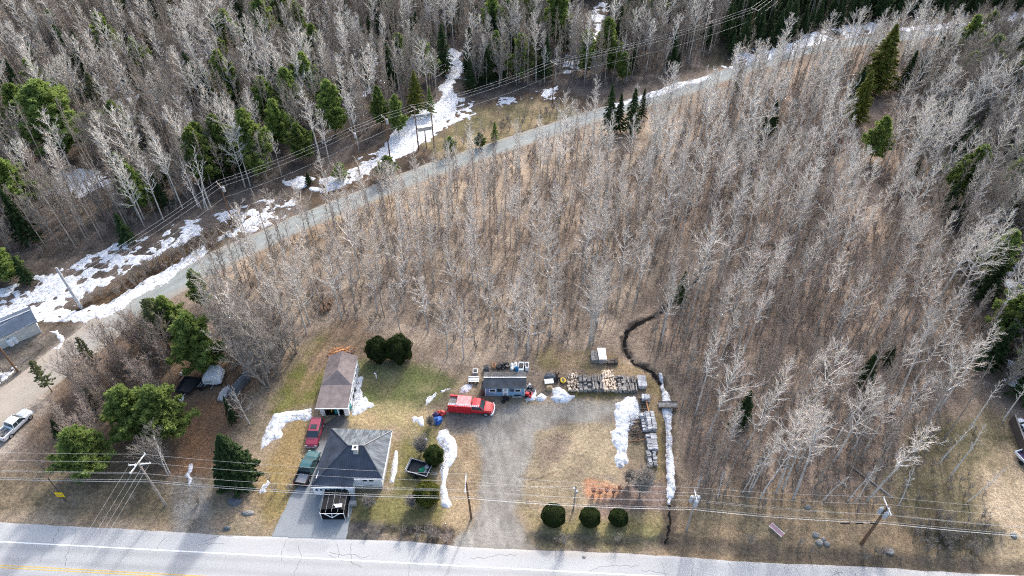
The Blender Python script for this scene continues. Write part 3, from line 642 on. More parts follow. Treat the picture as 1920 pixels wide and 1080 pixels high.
def pine(name, H, rb, m, nb=70, cl=11, per=20, leaf=.2, base=.12, bark='dark_bark', rise=.28, sparse=0):
    parts = [segmesh('', np.array([[0, 0, -.3], [0, 0, H*.5]]), np.array([[0, 0, H*.5], [0, 0, H*.97]]), np.array([.025*H*.5, .016*H*.5]), np.array([.016*H*.5, .015]), 6, None)]
    u = (np.arange(nb)+rg.uniform(0, 1, nb))/nb; u = base+(1-base)*u**.9; az = np.arange(nb)*2.399+rg.uniform(-.5, .5, nb)
    v = (u-base)/(1-base); L = rb*np.minimum((1-v)**.75*1.05, .55+v*2.2)*rg.uniform(.5, 1.2, nb)*(1+.22*np.sin(az*2+v*9+rg.uniform(0, 6)))+.12
    cs, ns = [], []; p0, p1 = [], []
    for i in range(nb):
        d = np.array([np.cos(az[i]), np.sin(az[i]), rise+.45*v[i]]); o = np.array([0, 0, u[i]*H]); p0.append(o); p1.append(o+d*L[i]*.95)
        n = max(5, int(cl*(.35+L[i]/rb)))
        for j in range(n):
            t = rg.uniform(.25, 1.0); sd = rg.normal(0, .2)*L[i]*(1.15-t); c = o+d*L[i]*t+np.array([-d[1]*sd, d[0]*sd, rg.normal(0, .06)*L[i]])
            e = norm(rg.normal(0, 1, (per, 3))*np.array([1, 1, .7])+d*.7); cs.append(c+e*rg.uniform(.05, .30, (per, 1))*rb/3.0); ns.append(norm(np.cross(e, rg.normal(0, 1, (per, 3)))+np.array([0, 0, .5])))
    parts.append(segmesh('', np.array(p0), np.array(p1), np.full(nb, .045), np.full(nb, .012), 4, None))
    tv, tf = mergem(parts)
    return npmesh(name+'_trunk', tv, tf, M[bark]), leafmesh(name+'_crown', np.concatenate(cs), np.concatenate(ns), leaf, M[m], 1.7)
def dome(name, rx, rz, m, n=9000, leaf=.09, jit=.06, zc=.5, lump=.0, inner=.5):
    e = norm(rg.normal(0, 1, (n, 3))); k = 1-np.abs(rg.normal(0, jit, n)); k[:int(n*.15)] *= inner+(1-inner)*rg.uniform(0, 1, int(n*.15))
    l = 1+lump*np.sin(e[:, 0]*5+1)*np.sin(e[:, 1]*6+2)*np.cos(e[:, 2]*5)
    P = e*(k*l)[:, None]*np.array([rx, rx, rz])+np.array([0, 0, rz*zc*2]); ok = P[:, 2] > .02
    return leafmesh(name, P[ok], norm(e[ok]+rg.normal(0, .55, e[ok].shape)), leaf, M[m], 1.1)
def lib(f, n): return [f(i) for i in range(n)]
ASP = lib(lambda i: bare('aspen', 15, .14, .40+.05*(i % 4), .13+.02*(i % 3), 24, 9, 6, .75, 'aspen_bark', 'aspen_twig', twr=.009, curl=.5, limb='aspen_limb', secw=2.0), 7)
ASPW = lib(lambda i: bare('aspen_wide', 15, .16, .36, .24, 22, 10, 5, .6, 'aspen_bark', 'aspen_twig', limb='aspen_limb', secw=2.0, twr=.009, curl=.5), 5)
THIN = lib(lambda i: bare('thin_tree', 15, .11, .45+.06*(i % 3), .09, 22, 7, 5, .8, 'mid_bark', 'grey_twig', twr=.009, curl=.5, bend=.05), 6)
BROWN = lib(lambda i: bare('brown_tree', 11, .08, .25, .14, 28, 9, 6, .85, 'mid_bark', 'brown_twig', twr=.009, curl=.5), 6)
BUSHY = lib(lambda i: bare('bushy_tree', 8, .07, .15, .3, 20, 8, 5, .9, 'mid_bark', 'grey_twig' if i % 2 else 'brown_twig', multi=4, twr=.008, curl=.4), 4)
GREYB = lib(lambda i: bare('broad_tree', 12, .12, .2, .26, 20, 10, 7, .8, 'mid_bark', 'grey_twig', multi=3, twr=.010, curl=.5), 4)
LARCH = lib(lambda i: bare('larch', 14, .12, .2, .15, 60, 8, 5, .1, 'mid_bark', 'larch_twig', twr=.011, conic=1, curl=.2), 3)
BIRCH = lib(lambda i: bare('birch', 11, .12, .5, .11, 12, 4, 2, .8, 'birch_bark', 'aspen_twig', bend=.09, twr=.014), 5)
REDB = lib(lambda i: bare('red_bush', 5, .05, .1, .4, 18, 9, 6, .9, 'mid_bark', 'red_twig', multi=5, twr=.013), 2)
SPR = lib(lambda i: spruce('spruce', 10, 2.3, 'spruce_needles', nb=130, per=40, leaf=.20), 4)
PIN = lib(lambda i: pine('pine', 12.5, 3.6, 'pine_needles', leaf=.17, nb=120, cl=22, per=14), 4)
PING = lib(lambda i: pine('grey_pine', 12, 2.4, 'grey_pine', nb=70, cl=10, per=10, leaf=.13, base=.2), 2)
OLV = lib(lambda i: spruce('olive_spruce', 15, 3.2, 'olive_needles', nb=170, per=55, leaf=.26, droop=.12), 2)
FIRB = lib(lambda i: spruce('fir', 9, 2.2, 'pine_needles', nb=120, per=40, leaf=.2, droop=.05), 2)
OAKD = bare('dead_tree', 14, .2, .3, .35, 14, 7, 4, .5, 'aspen_bark', 'aspen_twig', bend=.08, twr=.02)
def tree(name, lib_, x, y, s, label, cat, group=None, rz=None, sx=1.0, lean=(0, 0)):
    t = thing(name, label, cat, (x, y, hz1(x, y)), rg.uniform(0, 6.28) if rz is None else rz, group)
    t.scale = (s*sx, s*sx, s); t.rotation_euler[0] = lean[0]; t.rotation_euler[1] = lean[1]
    a = link(bpy.data.objects.new('trunk', lib_[0]), t); b = link(bpy.data.objects.new('crown', lib_[1]), t)
    return t
# --- where the woods grow
ZA = WP([(-200, -70), (1400, -70), (1340, 110), (1150, 165), (1060, 160), (930, 165), (870, 172), (880, 130), (838, 88), (820, 195), (770, 210), (720, 250), (640, 305), (545, 325), (440, 360), (340, 395), (280, 430), (130, 470), (0, 520), (-250, 610)])
ZA2 = WP([(1400, -70), (2200, -70), (2200, -20), (1900, 18), (1650, 38), (1500, 68), (1400, 95), (1335, 130)])
ZB = WP([(375, 560), (430, 500), (520, 460), (640, 410), (760, 365), (850, 340), (1000, 290), (1120, 245), (1230, 225), (1290, 235), (1290, 400), (1240, 580), (1185, 585), (1150, 640), (1000, 668), (880, 655), (790, 640), (700, 625), (600, 600), (560, 640), (480, 655), (400, 640)])
ZC = WP([(1290, 225), (1400, 165), (1600, 110), (1750, 95), (1800, 500), (1850, 600), (1810, 740), (1770, 830), (1610, 930), (1300, 935), (1278, 800), (1268, 700), (1215, 640), (1235, 595), (1290, 520)])
ZD = WP([(1750, 95), (2250, 40), (2700, 700), (1960, 780), (1880, 740), (1850, 600), (1800, 500)])
ZE = WP([(120, 800), (160, 710), (270, 630), (370, 670), (330, 730), (330, 860), (300, 890), (110, 880)])
ZF = WP([(395, 640), (480, 650), (570, 640), (540, 690), (500, 760), (470, 790), (430, 770), (440, 720), (400, 690)])
PATHS = [WP([(818, 210), (830, 100), (860, 85), (880, 150), (860, 220)]), WP([(1095, 110), (1100, 0), (1150, -10), (1125, 110)]), WP([(90, 330), (215, 318), (225, 345), (95, 372)])]
PATCH = [WP([(330, 690), (455, 690), (480, 715), (500, 830), (350, 860)]), WP([(1080, 640), (1130, 650), (1260, 600), (1240, 560), (1180, 590)])]
PROT = [tuple(W(a, b))[:2]+(w, l) for a, b, w, l in ((128, 285, 4.5, 10), (62, 250, 3.5, 8), (50, 395, 3, 7), (8, 385, 3, 7), (200, 225, 2, 6), (240, 270, 2.5, 7), (530, 275, 2.6, 12), (570, 300, 3, 12), (630, 250, 3, 12), (716, 238, 2.2, 9), (748, 250, 2.2, 9), (808, 215, 2.2, 9),
  (783, 215, 2.6, 10), (1044, 85, 3, 10), (985, 60, 2.5, 8), (833, 135, 2.5, 8), (1150, 250, 4, 14), (1185, 248, 4, 14), (420, 745, 4.5, 6), (455, 740, 3, 5), (1770, 400, 2, 7), (1860, 480, 2, 7), (1845, 690, 2, 7), (1830, 190, 2.5, 7), (1690, 170, 2, 7), (1740, 250, 2, 7), (1800, 300, 2.2, 7), (1840, 560, 2, 7), (388, 692, 3, 6), (338, 640, 2.5, 6), (268, 812, 4, 7), (180, 885, 3.5, 6), (405, 712, 3.2, 10))]
def scatter(poly, sp, seed):
    r = np.random.default_rng(seed); x0, y0 = poly.min(0); x1, y1 = poly.max(0)
    X, Y = np.meshgrid(np.arange(x0, x1, sp), np.arange(y0, y1, sp)); X = X.ravel()+r.uniform(-.48, .48, X.size)*sp; Y = Y.ravel()+r.uniform(-.48, .48, Y.size)*sp
    ok = (sdpoly(X, Y, poly) > 0) & (sdline(X, Y, WP([(1635, 180), (1610, 240), (1600, 330), (1610, 380)])) > 4.6) & (sdline(X, Y, WP([(1420, 283), (1415, 310)])) > 2.5) & (sdline(X, Y, BACK) > 4.2+5*sstep(10, 45, X)*(Y < 160)) & (sdline(X, Y, STREAM) > 1.6) & (sdline(X, Y, DITCH) > 1.6)
    for a_, b_, w_, l_ in PROT:
        d_ = np.hypot(a_, b_); ux, uy = -a_/d_, -b_/d_; s_ = (X-a_)*ux+(Y-b_)*uy; t_ = np.abs((X-a_)*uy-(Y-b_)*ux); ok &= ~((s_ > -2.5) & (s_ < l_) & (t_ < w_))
    for p in PATHS+PATCH: ok &= sdpoly(X, Y, p) < 0
    u, v = pix(X, Y, hz(X, Y)); ok &= (u > -130) & (u < 2050) & (v > -75)
    return X[ok], Y[ok], r
ALLT = []       # (kind, x, y, scale, zone)
def sow(poly, sp, seed, mix, zone, thin=None):
    X, Y, r = scatter(poly, sp, seed); ks = list(mix); pr = np.array([mix[k] for k in ks]); pr = pr/pr.sum()
    dn = fbm(X, Y, 14, 2, seed+3)
    for x, y, q, c in zip(X, Y, dn, r.random(len(X))):
        if thin and r.random() < thin*(.5-q): continue
        k = ks[int(np.searchsorted(np.cumsum(pr), min(c, .9999)))]
        ALLT.append((k, float(x), float(y), float(np.clip(r.normal(.95, .2), .5, 1.35)), zone))
sow(ZA, 2.6, 11, {'asp': .15, 'aspw': .05, 'thin': .36, 'brown': .18, 'greyb': .10, 'larch': .05, 'spruce': .08, 'pine': .03}, 'A', .35)
sow(ZA2, 3.6, 12, {'thin': .2, 'spruce': .8}, 'A2')
sow(ZB, 2.6, 13, {'asp': .24, 'aspw': .24, 'thin': .20, 'brown': .24}, 'B', .5)
sow(ZC, 2.85, 14, {'asp': .32, 'aspw': .14, 'thin': .24, 'brown': .28, 'spruce': .01}, 'C', .4)
sow(ZD, 3.0, 15, {'greyb': .40, 'thin': .18, 'asp': .06, 'aspw': .08, 'brown': .12, 'spruce': .10, 'pine': .06}, 'D')
sow(ZE, 2.9, 16, {'bushy': .5, 'brown': .4, 'thin': .1}, 'E', .5)
sow(ZF, 2.1, 17, {'greyb': .5, 'bushy': .3, 'brown': .2}, 'F')
PLACE = {'A': 'in the dense woods beyond the power line', 'A2': 'in the dark evergreen wood at the top right', 'B': 'in the open stand between the yard and the gravel road',
         'C': 'in the woods right of the snow filled ditch', 'D': 'in the tangled woods at the far right', 'E': 'in the thicket left of the trailers', 'F': 'in the grey thicket left of the garage'}
KIND = {'asp': ('aspen_tree', ASP, 'aspen', 'tall pale leafless aspen'), 'aspw': ('aspen_tree', ASPW, 'aspen', 'wide pale leafless aspen'), 'thin': ('slender_tree', THIN, 'tree', 'slender grey leafless tree'),
        'brown': ('young_tree', BROWN, 'young tree', 'brown twiggy young tree'), 'greyb': ('broad_tree', GREYB, 'tree', 'many stemmed grey tree'), 'bushy': ('shrubby_tree', BUSHY, 'shrub', 'low many stemmed bare shrub'),
        'larch': ('larch_tree', LARCH, 'larch', 'tan bare larch'), 'pine': ('pine_tree', PIN, 'pine', 'wild mid green pine'), 'spruce': ('spruce_tree', SPR, 'spruce', 'small dark spruce')}
LIM = {'aspen_tree': 280, 'slender_tree': 200, 'young_tree': 200, 'broad_tree': 110, 'shrubby_tree': 60, 'larch_tree': 60, 'spruce_tree': 225, 'pine_tree': 120}
MARKS = [(1252, 762, 'the footbridge'), (948, 720, 'the blue shed'), (1123, 672, 'the pale grey box in the grass'), (632, 665, 'the back of the brown garage'), (732, 670, 'the pair of dark cedars'), (611, 577, 'the brown log pile'),
 (405, 712, 'the white camper'), (1287, 995, 'the pole right of the ditch'), (1615, 1020, 'the brown pole near the right corner'), (1905, 820, 'the dark fence wall at the right edge'), (1172, 640, 'the bend of the stream'), (1275, 558, 'the upper end of the stream'),
 (1165, 250, 'the dark fir clump by the gravel road'), (675, 330, 'the leftmost middle pole of the back line'), (800, 278, 'the pole platform'), (1036, 192, 'the pole above the grassy clearing'), (440, 428, 'the transformer pole at the wood edge'), (152, 576, 'the grey pole in the snow'),
 (783, 215, 'the yellow green fir'), (630, 250, 'the tall bright pine above the line'), (550, 290, 'the two green pines left of the line'), (128, 285, 'the largest bright pine'), (25, 390, 'the pines at the left edge'), (150, 345, 'the snow clearing at the left'), (1044, 85, 'the tall bright pine at the top'),
 (840, 130, 'the upper end of the snowy path'), (1110, 60, 'the broken snow at the top'), (1635, 180, 'the largest yellow green spruce'), (1632, 300, 'the pale tipped pine'), (1420, 283, 'the narrow dark fir'), (1708, 340, 'the narrow dark fir at the right'), (1900, 540, 'the upper snow patch at the right edge'),
 (1905, 700, 'the lower snow patch at the right edge'), (1398, 95, 'the last pole of the line'), (1500, 100, 'the snow strip of the far road'), (1800, 50, 'the far road at the top right'), (388, 692, 'the large pine above the camper'), (338, 640, 'the pine on the road bank'), (500, 450, 'the gravel road opposite the wide snow'), (28, 790, 'the white pickup'),
 (268, 812, 'the broad pine left of the black trailer'), (180, 885, 'the pine above the verge'), (0, 0, 'the top left corner'), (300, 0, 'the top edge above the larches'), (600, 0, 'the middle of the top left edge'), (900, 0, 'the top edge left of the tall pine'), (450, 150, 'the middle of the upper left woods'), (250, 120, 'the thin snow of the upper left woods'),
 (1500, 600, 'the middle of the right woods'), (1450, 780, 'the lower right woods'), (1650, 700, 'the right part of the right woods'), (1500, 430, 'the upper right woods'), (1350, 350, 'the wood edge right of the open stand'), (900, 480, 'the middle of the open stand'), (1080, 420, 'the right part of the open stand'), (700, 480, 'the left part of the open stand'), (1380, 900, 'the first white trunk of the wood edge'), (1850, 250, 'the upper right thicket')]
MW = np.array([tuple(W(a, b))[:2] for a, b, c in MARKS])
ORD = ['', 'second ', 'third ', 'fourth ', 'fifth ', 'sixth ', 'seventh ', 'eighth ', 'ninth ', 'tenth ', 'eleventh ', 'twelfth ', 'thirteenth ', 'fourteenth ', 'fifteenth ', 'sixteenth ']
byname = {}
for t in ALLT: byname.setdefault(KIND[t[0]][0], []).append(t)
REST = []
for nm, l in byname.items():
    def size(t):
        u, v = pix(t[1], t[2], 5); d = math.sqrt(t[1]**2+t[2]**2+HC**2)
        return d+(500 if not (-20 < u < 1940 and -20 < v < 1080) else 0)
    l.sort(key=size); mine = l[:LIM[nm]]; lab = {}
    P = np.array([(t[1], t[2]) for t in mine]); D = np.sqrt(((P[:, None]-MW[None])**2).sum(-1)); near = D.argmin(1)
    for m_ in range(len(MARKS)):
        cand = [i for i in np.where(near == m_)[0]]
        for kd in {mine[i][0] for i in cand}:
            c2 = sorted([i for i in cand if mine[i][0] == kd], key=lambda i: D[i, m_])
            for r_, i in enumerate(c2[:16]): lab[i] = KIND[kd][3]+', '+ORD[r_]+'nearest to '+MARKS[m_][2]
    for i, (k, x, y, s, z) in enumerate(mine):
        n_, lb, cat, ds = KIND[k]; gr = ds+' '+PLACE[z]
        j = random.Random(int(x*977+y*131)).randrange(len(lb))
        tree(n_, lb[j], x, y, s*(.82 if z == 'B' else 1.0), lab.get(i, gr), cat, gr.replace('leafless ', ''), lean=(rg.normal(0, .035), rg.normal(0, .035)))
    REST += l[LIM[nm]:]
# the rest of the wood is one mass
def forest(name, items, label):
    col = bpy.data.collections.new(name+'_kinds'); col_i = {}; n = 0; libs = {}
    for k in sorted({t[0] for t in items}):
        for j, (a, b) in enumerate(KIND[k][1]):
            for nm_, me_ in (('a', a), ('b', b)):
                pass
            # a joined copy of trunk and crown
            va = np.empty(len(a.vertices)*3, np.float32); a.vertices.foreach_get('co', va); vb = np.empty(len(b.vertices)*3, np.float32); b.vertices.foreach_get('co', vb)
            la = np.empty(len(a.loops), np.int32); a.loops.foreach_get('vertex_index', la); lb = np.empty(len(b.loops), np.int32); b.loops.foreach_get('vertex_index', lb)
            ka, kb = len(la)//len(a.polygons), len(lb)//len(b.polygons)
            if ka != kb: # quads + triangles
                la = la.reshape(-1, 4); la = np.concatenate([la[:, :3], la[:, [0, 2, 3]]]).ravel(); ka = 3
            V = np.concatenate([va, vb]).reshape(-1, 3); F = np.concatenate([la, lb+len(va)//3]).reshape(-1, ka)
            me = npmesh('wood_%02d' % n, V, F, None, smooth=False); me.materials.append(a.materials[0]); me.materials.append(b.materials[0])
            mi = np.zeros(len(F), np.int32); mi[len(la)//ka:] = 1; me.polygons.foreach_set('material_index', mi)
            o = bpy.data.objects.new('wood_%02d' % n, me); col.objects.link(o); libs.setdefault(k, []).append(n); n += 1
    P = np.array([(t[1], t[2], 0) for t in items]); P[:, 2] = hz(P[:, 0], P[:, 1]); c = P.mean(0); c[2] = 0
    me = bpy.data.meshes.new(name); me.vertices.add(len(P)); me.vertices.foreach_set('co', (P-c).astype(np.float32).ravel())
    r = np.random.default_rng(3)
    for nm_, ty, dat in (('pick', 'INT', np.array([libs[t[0]][r.integers(len(libs[t[0]]))] for t in items], np.int32)), ('size', 'FLOAT', np.array([t[3]*(.82 if t[4] == 'B' else 1) for t in items], np.float32)), ('turn', 'FLOAT', r.uniform(0, 6.28, len(items)).astype(np.float32))):
        a = me.attributes.new(nm_, ty, 'POINT'); a.data.foreach_set('value', dat)
    o = bpy.data.objects.new(name, me); link(o); o.location = c; tag(o, label, kind='stuff')
    ng = bpy.data.node_groups.new(name, 'GeometryNodeTree'); ng.interface.new_socket('Geometry', in_out='INPUT', socket_type='NodeSocketGeometry'); ng.interface.new_socket('Geometry', in_out='OUTPUT', socket_type='NodeSocketGeometry')
    N = ng.nodes; L = ng.links; gi = N.new('NodeGroupInput'); go = N.new('NodeGroupOutput'); ip = N.new('GeometryNodeInstanceOnPoints'); ci = N.new('GeometryNodeCollectionInfo')
    ci.inputs['Collection'].default_value = col; ci.inputs['Separate Children'].default_value = True; ci.inputs['Reset Children'].default_value = True
    m2p = N.new('GeometryNodeMeshToPoints'); L.new(gi.outputs[0], m2p.inputs[0])
    L.new(m2p.outputs[0], ip.inputs['Points']); L.new(ci.outputs[0], ip.inputs['Instance']); ip.inputs['Pick Instance'].default_value = True
    def at(n_, t):
        q = N.new('GeometryNodeInputNamedAttribute'); q.data_type = t; q.inputs[0].default_value = n_; return q.outputs[0]
    L.new(at('pick', 'INT'), ip.inputs['Instance Index']); sc_ = N.new('ShaderNodeCombineXYZ'); s_ = at('size', 'FLOAT')
    for k in range(3): L.new(s_, sc_.inputs[k])
    L.new(sc_.outputs[0], ip.inputs['Scale']); rt = N.new('ShaderNodeCombineXYZ'); L.new(at('turn', 'FLOAT'), rt.inputs[2]); L.new(rt.outputs[0], ip.inputs['Rotation'])
    L.new(ip.outputs[0], go.inputs[0])
    md = o.modifiers.new('wood', 'NODES'); md.node_group = ng
    return o
print('TREES', {k: len(v) for k, v in byname.items()}, 'rest', len(REST))
if 1: forest('leafless_woods', REST, 'the rest of the dense leafless woods with small evergreens')
# --- undergrowth: bare brush everywhere under the trees
UB = [bare('brush', 1.9, .02, .05, .35, 9, 5, 3, .9, 'mid_bark', t, multi=3, twr=.012, curl=.3) for t in ('brown_twig', 'grey_twig', 'brown_twig', 'larch_twig')]
KIND['ub'] = ('brush', UB, 'brush', '')
BR = []
for poly, sp_, sd_, th in ((ZA, 2.3, 31, .2), (ZB, 1.6, 32, .7), (ZC, 1.5, 33, .5), (ZD, 2.0, 34, .2), (ZE, 1.6, 35, .6), (ZF, 1.5, 36, .2),
        (WP([(560, 340), (660, 320), (760, 300), (860, 250), (1000, 205), (1100, 200), (1100, 215), (950, 262), (820, 305), (700, 345)]), 2.0, 37, .5),
        (WP([(150, 570), (260, 510), (420, 420), (470, 400), (440, 440), (340, 500), (240, 555)]), 1.1, 38, 0),
        (WP([(60, 850), (330, 890), (560, 900), (520, 960), (60, 950)]), 2.6, 39, .6), (WP([(0, 690), (100, 640), (60, 690), (-30, 760)]), 1.3, 42, .4),
        (WP([(1270, 935), (1620, 935), (1760, 840), (1830, 800), (1850, 1000), (1700, 970), (1300, 960)]), 2.0, 40, .6),
        (WP([(1700, 975), (1850, 985), (1885, 1005), (1830, 1040), (1720, 1035)]), .9, 51, .2), (WP([(985, 1000), (1250, 1008), (1262, 1030), (1100, 1035), (985, 1022)]), 1.0, 52, .8), (WP([(715, 983), (850, 990), (855, 1020), (720, 1000)]), .9, 53, .6), (WP([(1262, 940), (1290, 1010), (1600, 1050), (1900, 1075), (1900, 1055), (1600, 1030), (1300, 1000)]), 1.6, 54, .8),
        (WP([(700, 350), (830, 320), (1100, 235), (1100, 262), (840, 345), (560, 460), (480, 500), (440, 500)]), 1.5, 41, .6)):
    X, Y, r = scatter(poly, sp_, sd_); q = fbm(X, Y, 9, 2, sd_)
    for x, y, k in zip(X, Y, q):
        if r.random() > th*(.7-k): BR.append(('ub', float(x), float(y), float(r.uniform(.5, 1.25)), 'U'))
print('BRUSH', len(BR))
forest('undergrowth', BR, 'bare brown brush and saplings covering the forest floor')
# ---------------------------------------------------------------- buildings
M['white'] = mat('white siding', (.78, .79, .80), .6, .05, 1, stripes=(2, 7, .12))
M['trim'] = mat('white trim', (.85, .86, .87), .5, .04, 2)
M['slate'] = mat('dark slate metal roof', (.045, .056, .078), .42, .3, .8, spec=.5, stripes=(0, 4.2, .45), island=.1)
M['slate_side'] = mat('dark slate metal roof side', (.045, .056, .078), .42, .35, .8, spec=.5, stripes=(1, 4.2, .45), island=.1)
M['concrete'] = mat('concrete', (.42, .42, .40), .9, .2, 2)
M['asphalt_brown'] = mat('brown roof shingles', (.20, .165, .16), .85, .22, 1.2, stripes=(1, 5, .12), bump=.01)
M['asphalt_grey'] = mat('grey roof shingles', (.105, .108, .112), .85, .3, 1.0, stripes=(1, 5, .15))
M['black'] = mat('black', (.012, .012, .013), .6, .2)
M['dark_metal'] = mat('dark metal', (.035, .036, .04), .5, .3, 4)
M['chrome'] = mat('bright metal', (.75, .76, .77), .25, .05, 3, metal=1)
M['galv'] = mat('galvanised metal', (.52, .54, .56), .45, .15, 4, metal=.6)
M['glass'] = glass('window glass'); M['wind'] = glass('windscreen', (.05, .07, .075))
M['tyre'] = mat('rubber', (.018, .018, .018), .9, .2)
M['blue_siding'] = mat('light blue siding', (.25, .40, .56), .7, .08, 1, stripes=(2, 6, .12))
M['wood_grey'] = mat('weathered grey wood', (.22, .205, .19), .9, .35, 3, island=.35)
M['wood_dark'] = mat('dark wet wood', (.09, .075, .065), .9, .35, 3, island=.3)
M['wood_pale'] = mat('pale split firewood', (.62, .50, .38), .85, .25, 3, island=.3)
M['wood_orange'] = mat('fresh orange wood', (.55, .27, .13), .85, .35, 3, island=.35)
M['wood_brown'] = mat('brown wood', (.20, .13, .085), .9, .3, 3, island=.3)
M['stone_grey'] = mat('grey stone pavers', (.42, .42, .43), .9, .25, 3, island=.3)
M['pole_wood'] = mat('brown pole wood', (.17, .10, .06), .9, .3, 3)
M['pole_grey'] = mat('weathered pole wood', (.36, .31, .27), .9, .3, 3)
M['white_paint'] = mat('white paint', (.82, .84, .85), .45, .06, 2)
M['red_paint'] = mat('red truck paint', (.62, .02, .03), .35, .1, 2, spec=.5, coat=.4)
M['red_faded'] = mat('sun faded red panel', (.80, .28, .28), .5, .15, 2)
M['maroon'] = mat('maroon paint', (.26, .025, .055), .3, .1, 2, spec=.5, coat=.5)
M['teal'] = mat('dark teal paint', (.03, .105, .115), .3, .12, 2, spec=.5, coat=.5)
M['silver'] = mat('bed liner grey', (.42, .43, .44), .6, .15, 3)
M['blue_plastic'] = mat('blue plastic', (.02, .16, .34), .5, .2, 2)
M['teal_plastic'] = mat('teal plastic', (.02, .27, .30), .5, .2, 2)
M['green_plastic'] = mat('green plastic', (.02, .30, .14), .5, .2, 2)
M['yellow'] = mat('yellow plastic', (.75, .52, .04), .5, .12, 2)
M['sign_yellow'] = mat('yellow sign sheet', (.90, .60, .0), .5, .04, 2)
M['cream'] = mat('cream siding', (.62, .61, .56), .6, .06, 1, stripes=(2, 7, .1))
M['navy_roof'] = mat('blue grey metal roof', (.075, .10, .14), .45, .25, .8, spec=.5)
M['purple'] = mat('purple mat', (.08, .05, .12), .6, .15, 2)
M['wire'] = mat('line wire', (.55, .55, .54), .5, .05, 2)
M['rock'] = mat('grey rock', (.24, .235, .225), .9, .3, 2, bump=.05)
M['rock_dark'] = mat('dark rock', (.11, .12, .135), .9, .3, 2, bump=.05)
M['tarp_blue'] = mat('blue tarp', (.02, .12, .42), .5, .25, 2, bump=.05)
M['tarp_red'] = mat('red plastic tarp', (.60, .07, .06), .5, .2, 2, bump=.05)
M['tan_box'] = mat('tan board', (.36, .27, .16), .8, .2, 2)
M['pink'] = mat('faded red board', (.62, .34, .34), .6, .2, 3)
def poly3(name, pts, m, parent, th=.08, label=None):
    """one roof or wall plane with thickness below it"""
    n = len(pts); mb = MB(); P = [Vector(p) for p in pts]
    nr = Vector((0, 0, 0))
    for i in range(n): nr += P[i].cross(P[(i+1) % n])
    nr.normalize()
    if nr.z < 0: nr = -nr
    Q = [p-nr*th for p in P]
    mb.add(P+Q, [tuple(range(n)), tuple(range(2*n-1, n-1, -1))]+[(i, n+i, n+(i+1) % n, (i+1) % n) for i in range(n)])
    return obj(name, mb, m, parent, label=label)
def win(parent, c, w, h, ax='x', out=-1, th=.06, frame='trim', panes=1):
    """a window on a wall facing -y (ax x) or +x (ax y); frame with a pane"""
    f = MB(); g = MB(); b = .09
    if ax == 'x':
        for dx in (-1, 1): f.box((c[0]+dx*(w/2-b/2), c[1]+out*th/2, c[2]), (b, th, h))
        for dz in (-1, 1): f.box((c[0], c[1]+out*th/2, c[2]+dz*(h/2-b/2)), (w-2*b, th, b))
        for k in range(1, panes): f.box((c[0]-w/2+w*k/panes, c[1]+out*th/2, c[2]), (.05, th*.8, h-2*b))
        g.box((c[0], c[1]+out*.012, c[2]), (w-2*b, .02, h-2*b))
    else:
        for dx in (-1, 1): f.box((c[0]+out*th/2, c[1]+dx*(w/2-b/2), c[2]), (th, b, h))
        for dz in (-1, 1): f.box((c[0]+out*th/2, c[1], c[2]+dz*(h/2-b/2)), (th, w-2*b, b))
        g.box((c[0]+out*.012, c[1], c[2]), (.02, w-2*b, h-2*b))
    o = obj('window', f, frame, parent); obj('pane', g, 'glass', o); return o
def sheenroof(ax):  # ribbed slate with the sky's sheen painted into the colour as pale streaks
    m, N, L, p = nmat('sky sheen slate roof %d' % ax); p.inputs['Roughness'].default_value = .4
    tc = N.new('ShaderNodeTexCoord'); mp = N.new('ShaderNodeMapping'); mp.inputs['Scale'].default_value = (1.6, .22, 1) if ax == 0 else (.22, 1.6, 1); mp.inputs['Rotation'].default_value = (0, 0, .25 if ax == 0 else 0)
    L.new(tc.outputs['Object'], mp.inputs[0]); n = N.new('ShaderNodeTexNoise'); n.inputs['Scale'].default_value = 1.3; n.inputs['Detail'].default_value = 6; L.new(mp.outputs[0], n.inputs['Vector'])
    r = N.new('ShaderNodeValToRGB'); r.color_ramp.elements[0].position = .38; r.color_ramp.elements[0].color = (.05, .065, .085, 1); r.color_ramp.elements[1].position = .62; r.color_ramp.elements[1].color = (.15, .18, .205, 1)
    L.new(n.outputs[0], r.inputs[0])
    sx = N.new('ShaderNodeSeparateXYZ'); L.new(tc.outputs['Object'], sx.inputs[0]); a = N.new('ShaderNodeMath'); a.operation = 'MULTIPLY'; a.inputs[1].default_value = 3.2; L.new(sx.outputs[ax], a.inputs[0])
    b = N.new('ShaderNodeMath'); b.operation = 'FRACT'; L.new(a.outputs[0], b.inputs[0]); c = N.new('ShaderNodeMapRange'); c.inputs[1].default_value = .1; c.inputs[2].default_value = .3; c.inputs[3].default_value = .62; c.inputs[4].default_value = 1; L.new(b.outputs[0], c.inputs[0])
    v = N.new('ShaderNodeVectorMath'); v.operation = 'SCALE'; L.new(r.outputs[0], v.inputs[0]); L.new(c.outputs[0], v.inputs['Scale']); L.new(v.outputs[0], p.inputs['Base Color']); return m
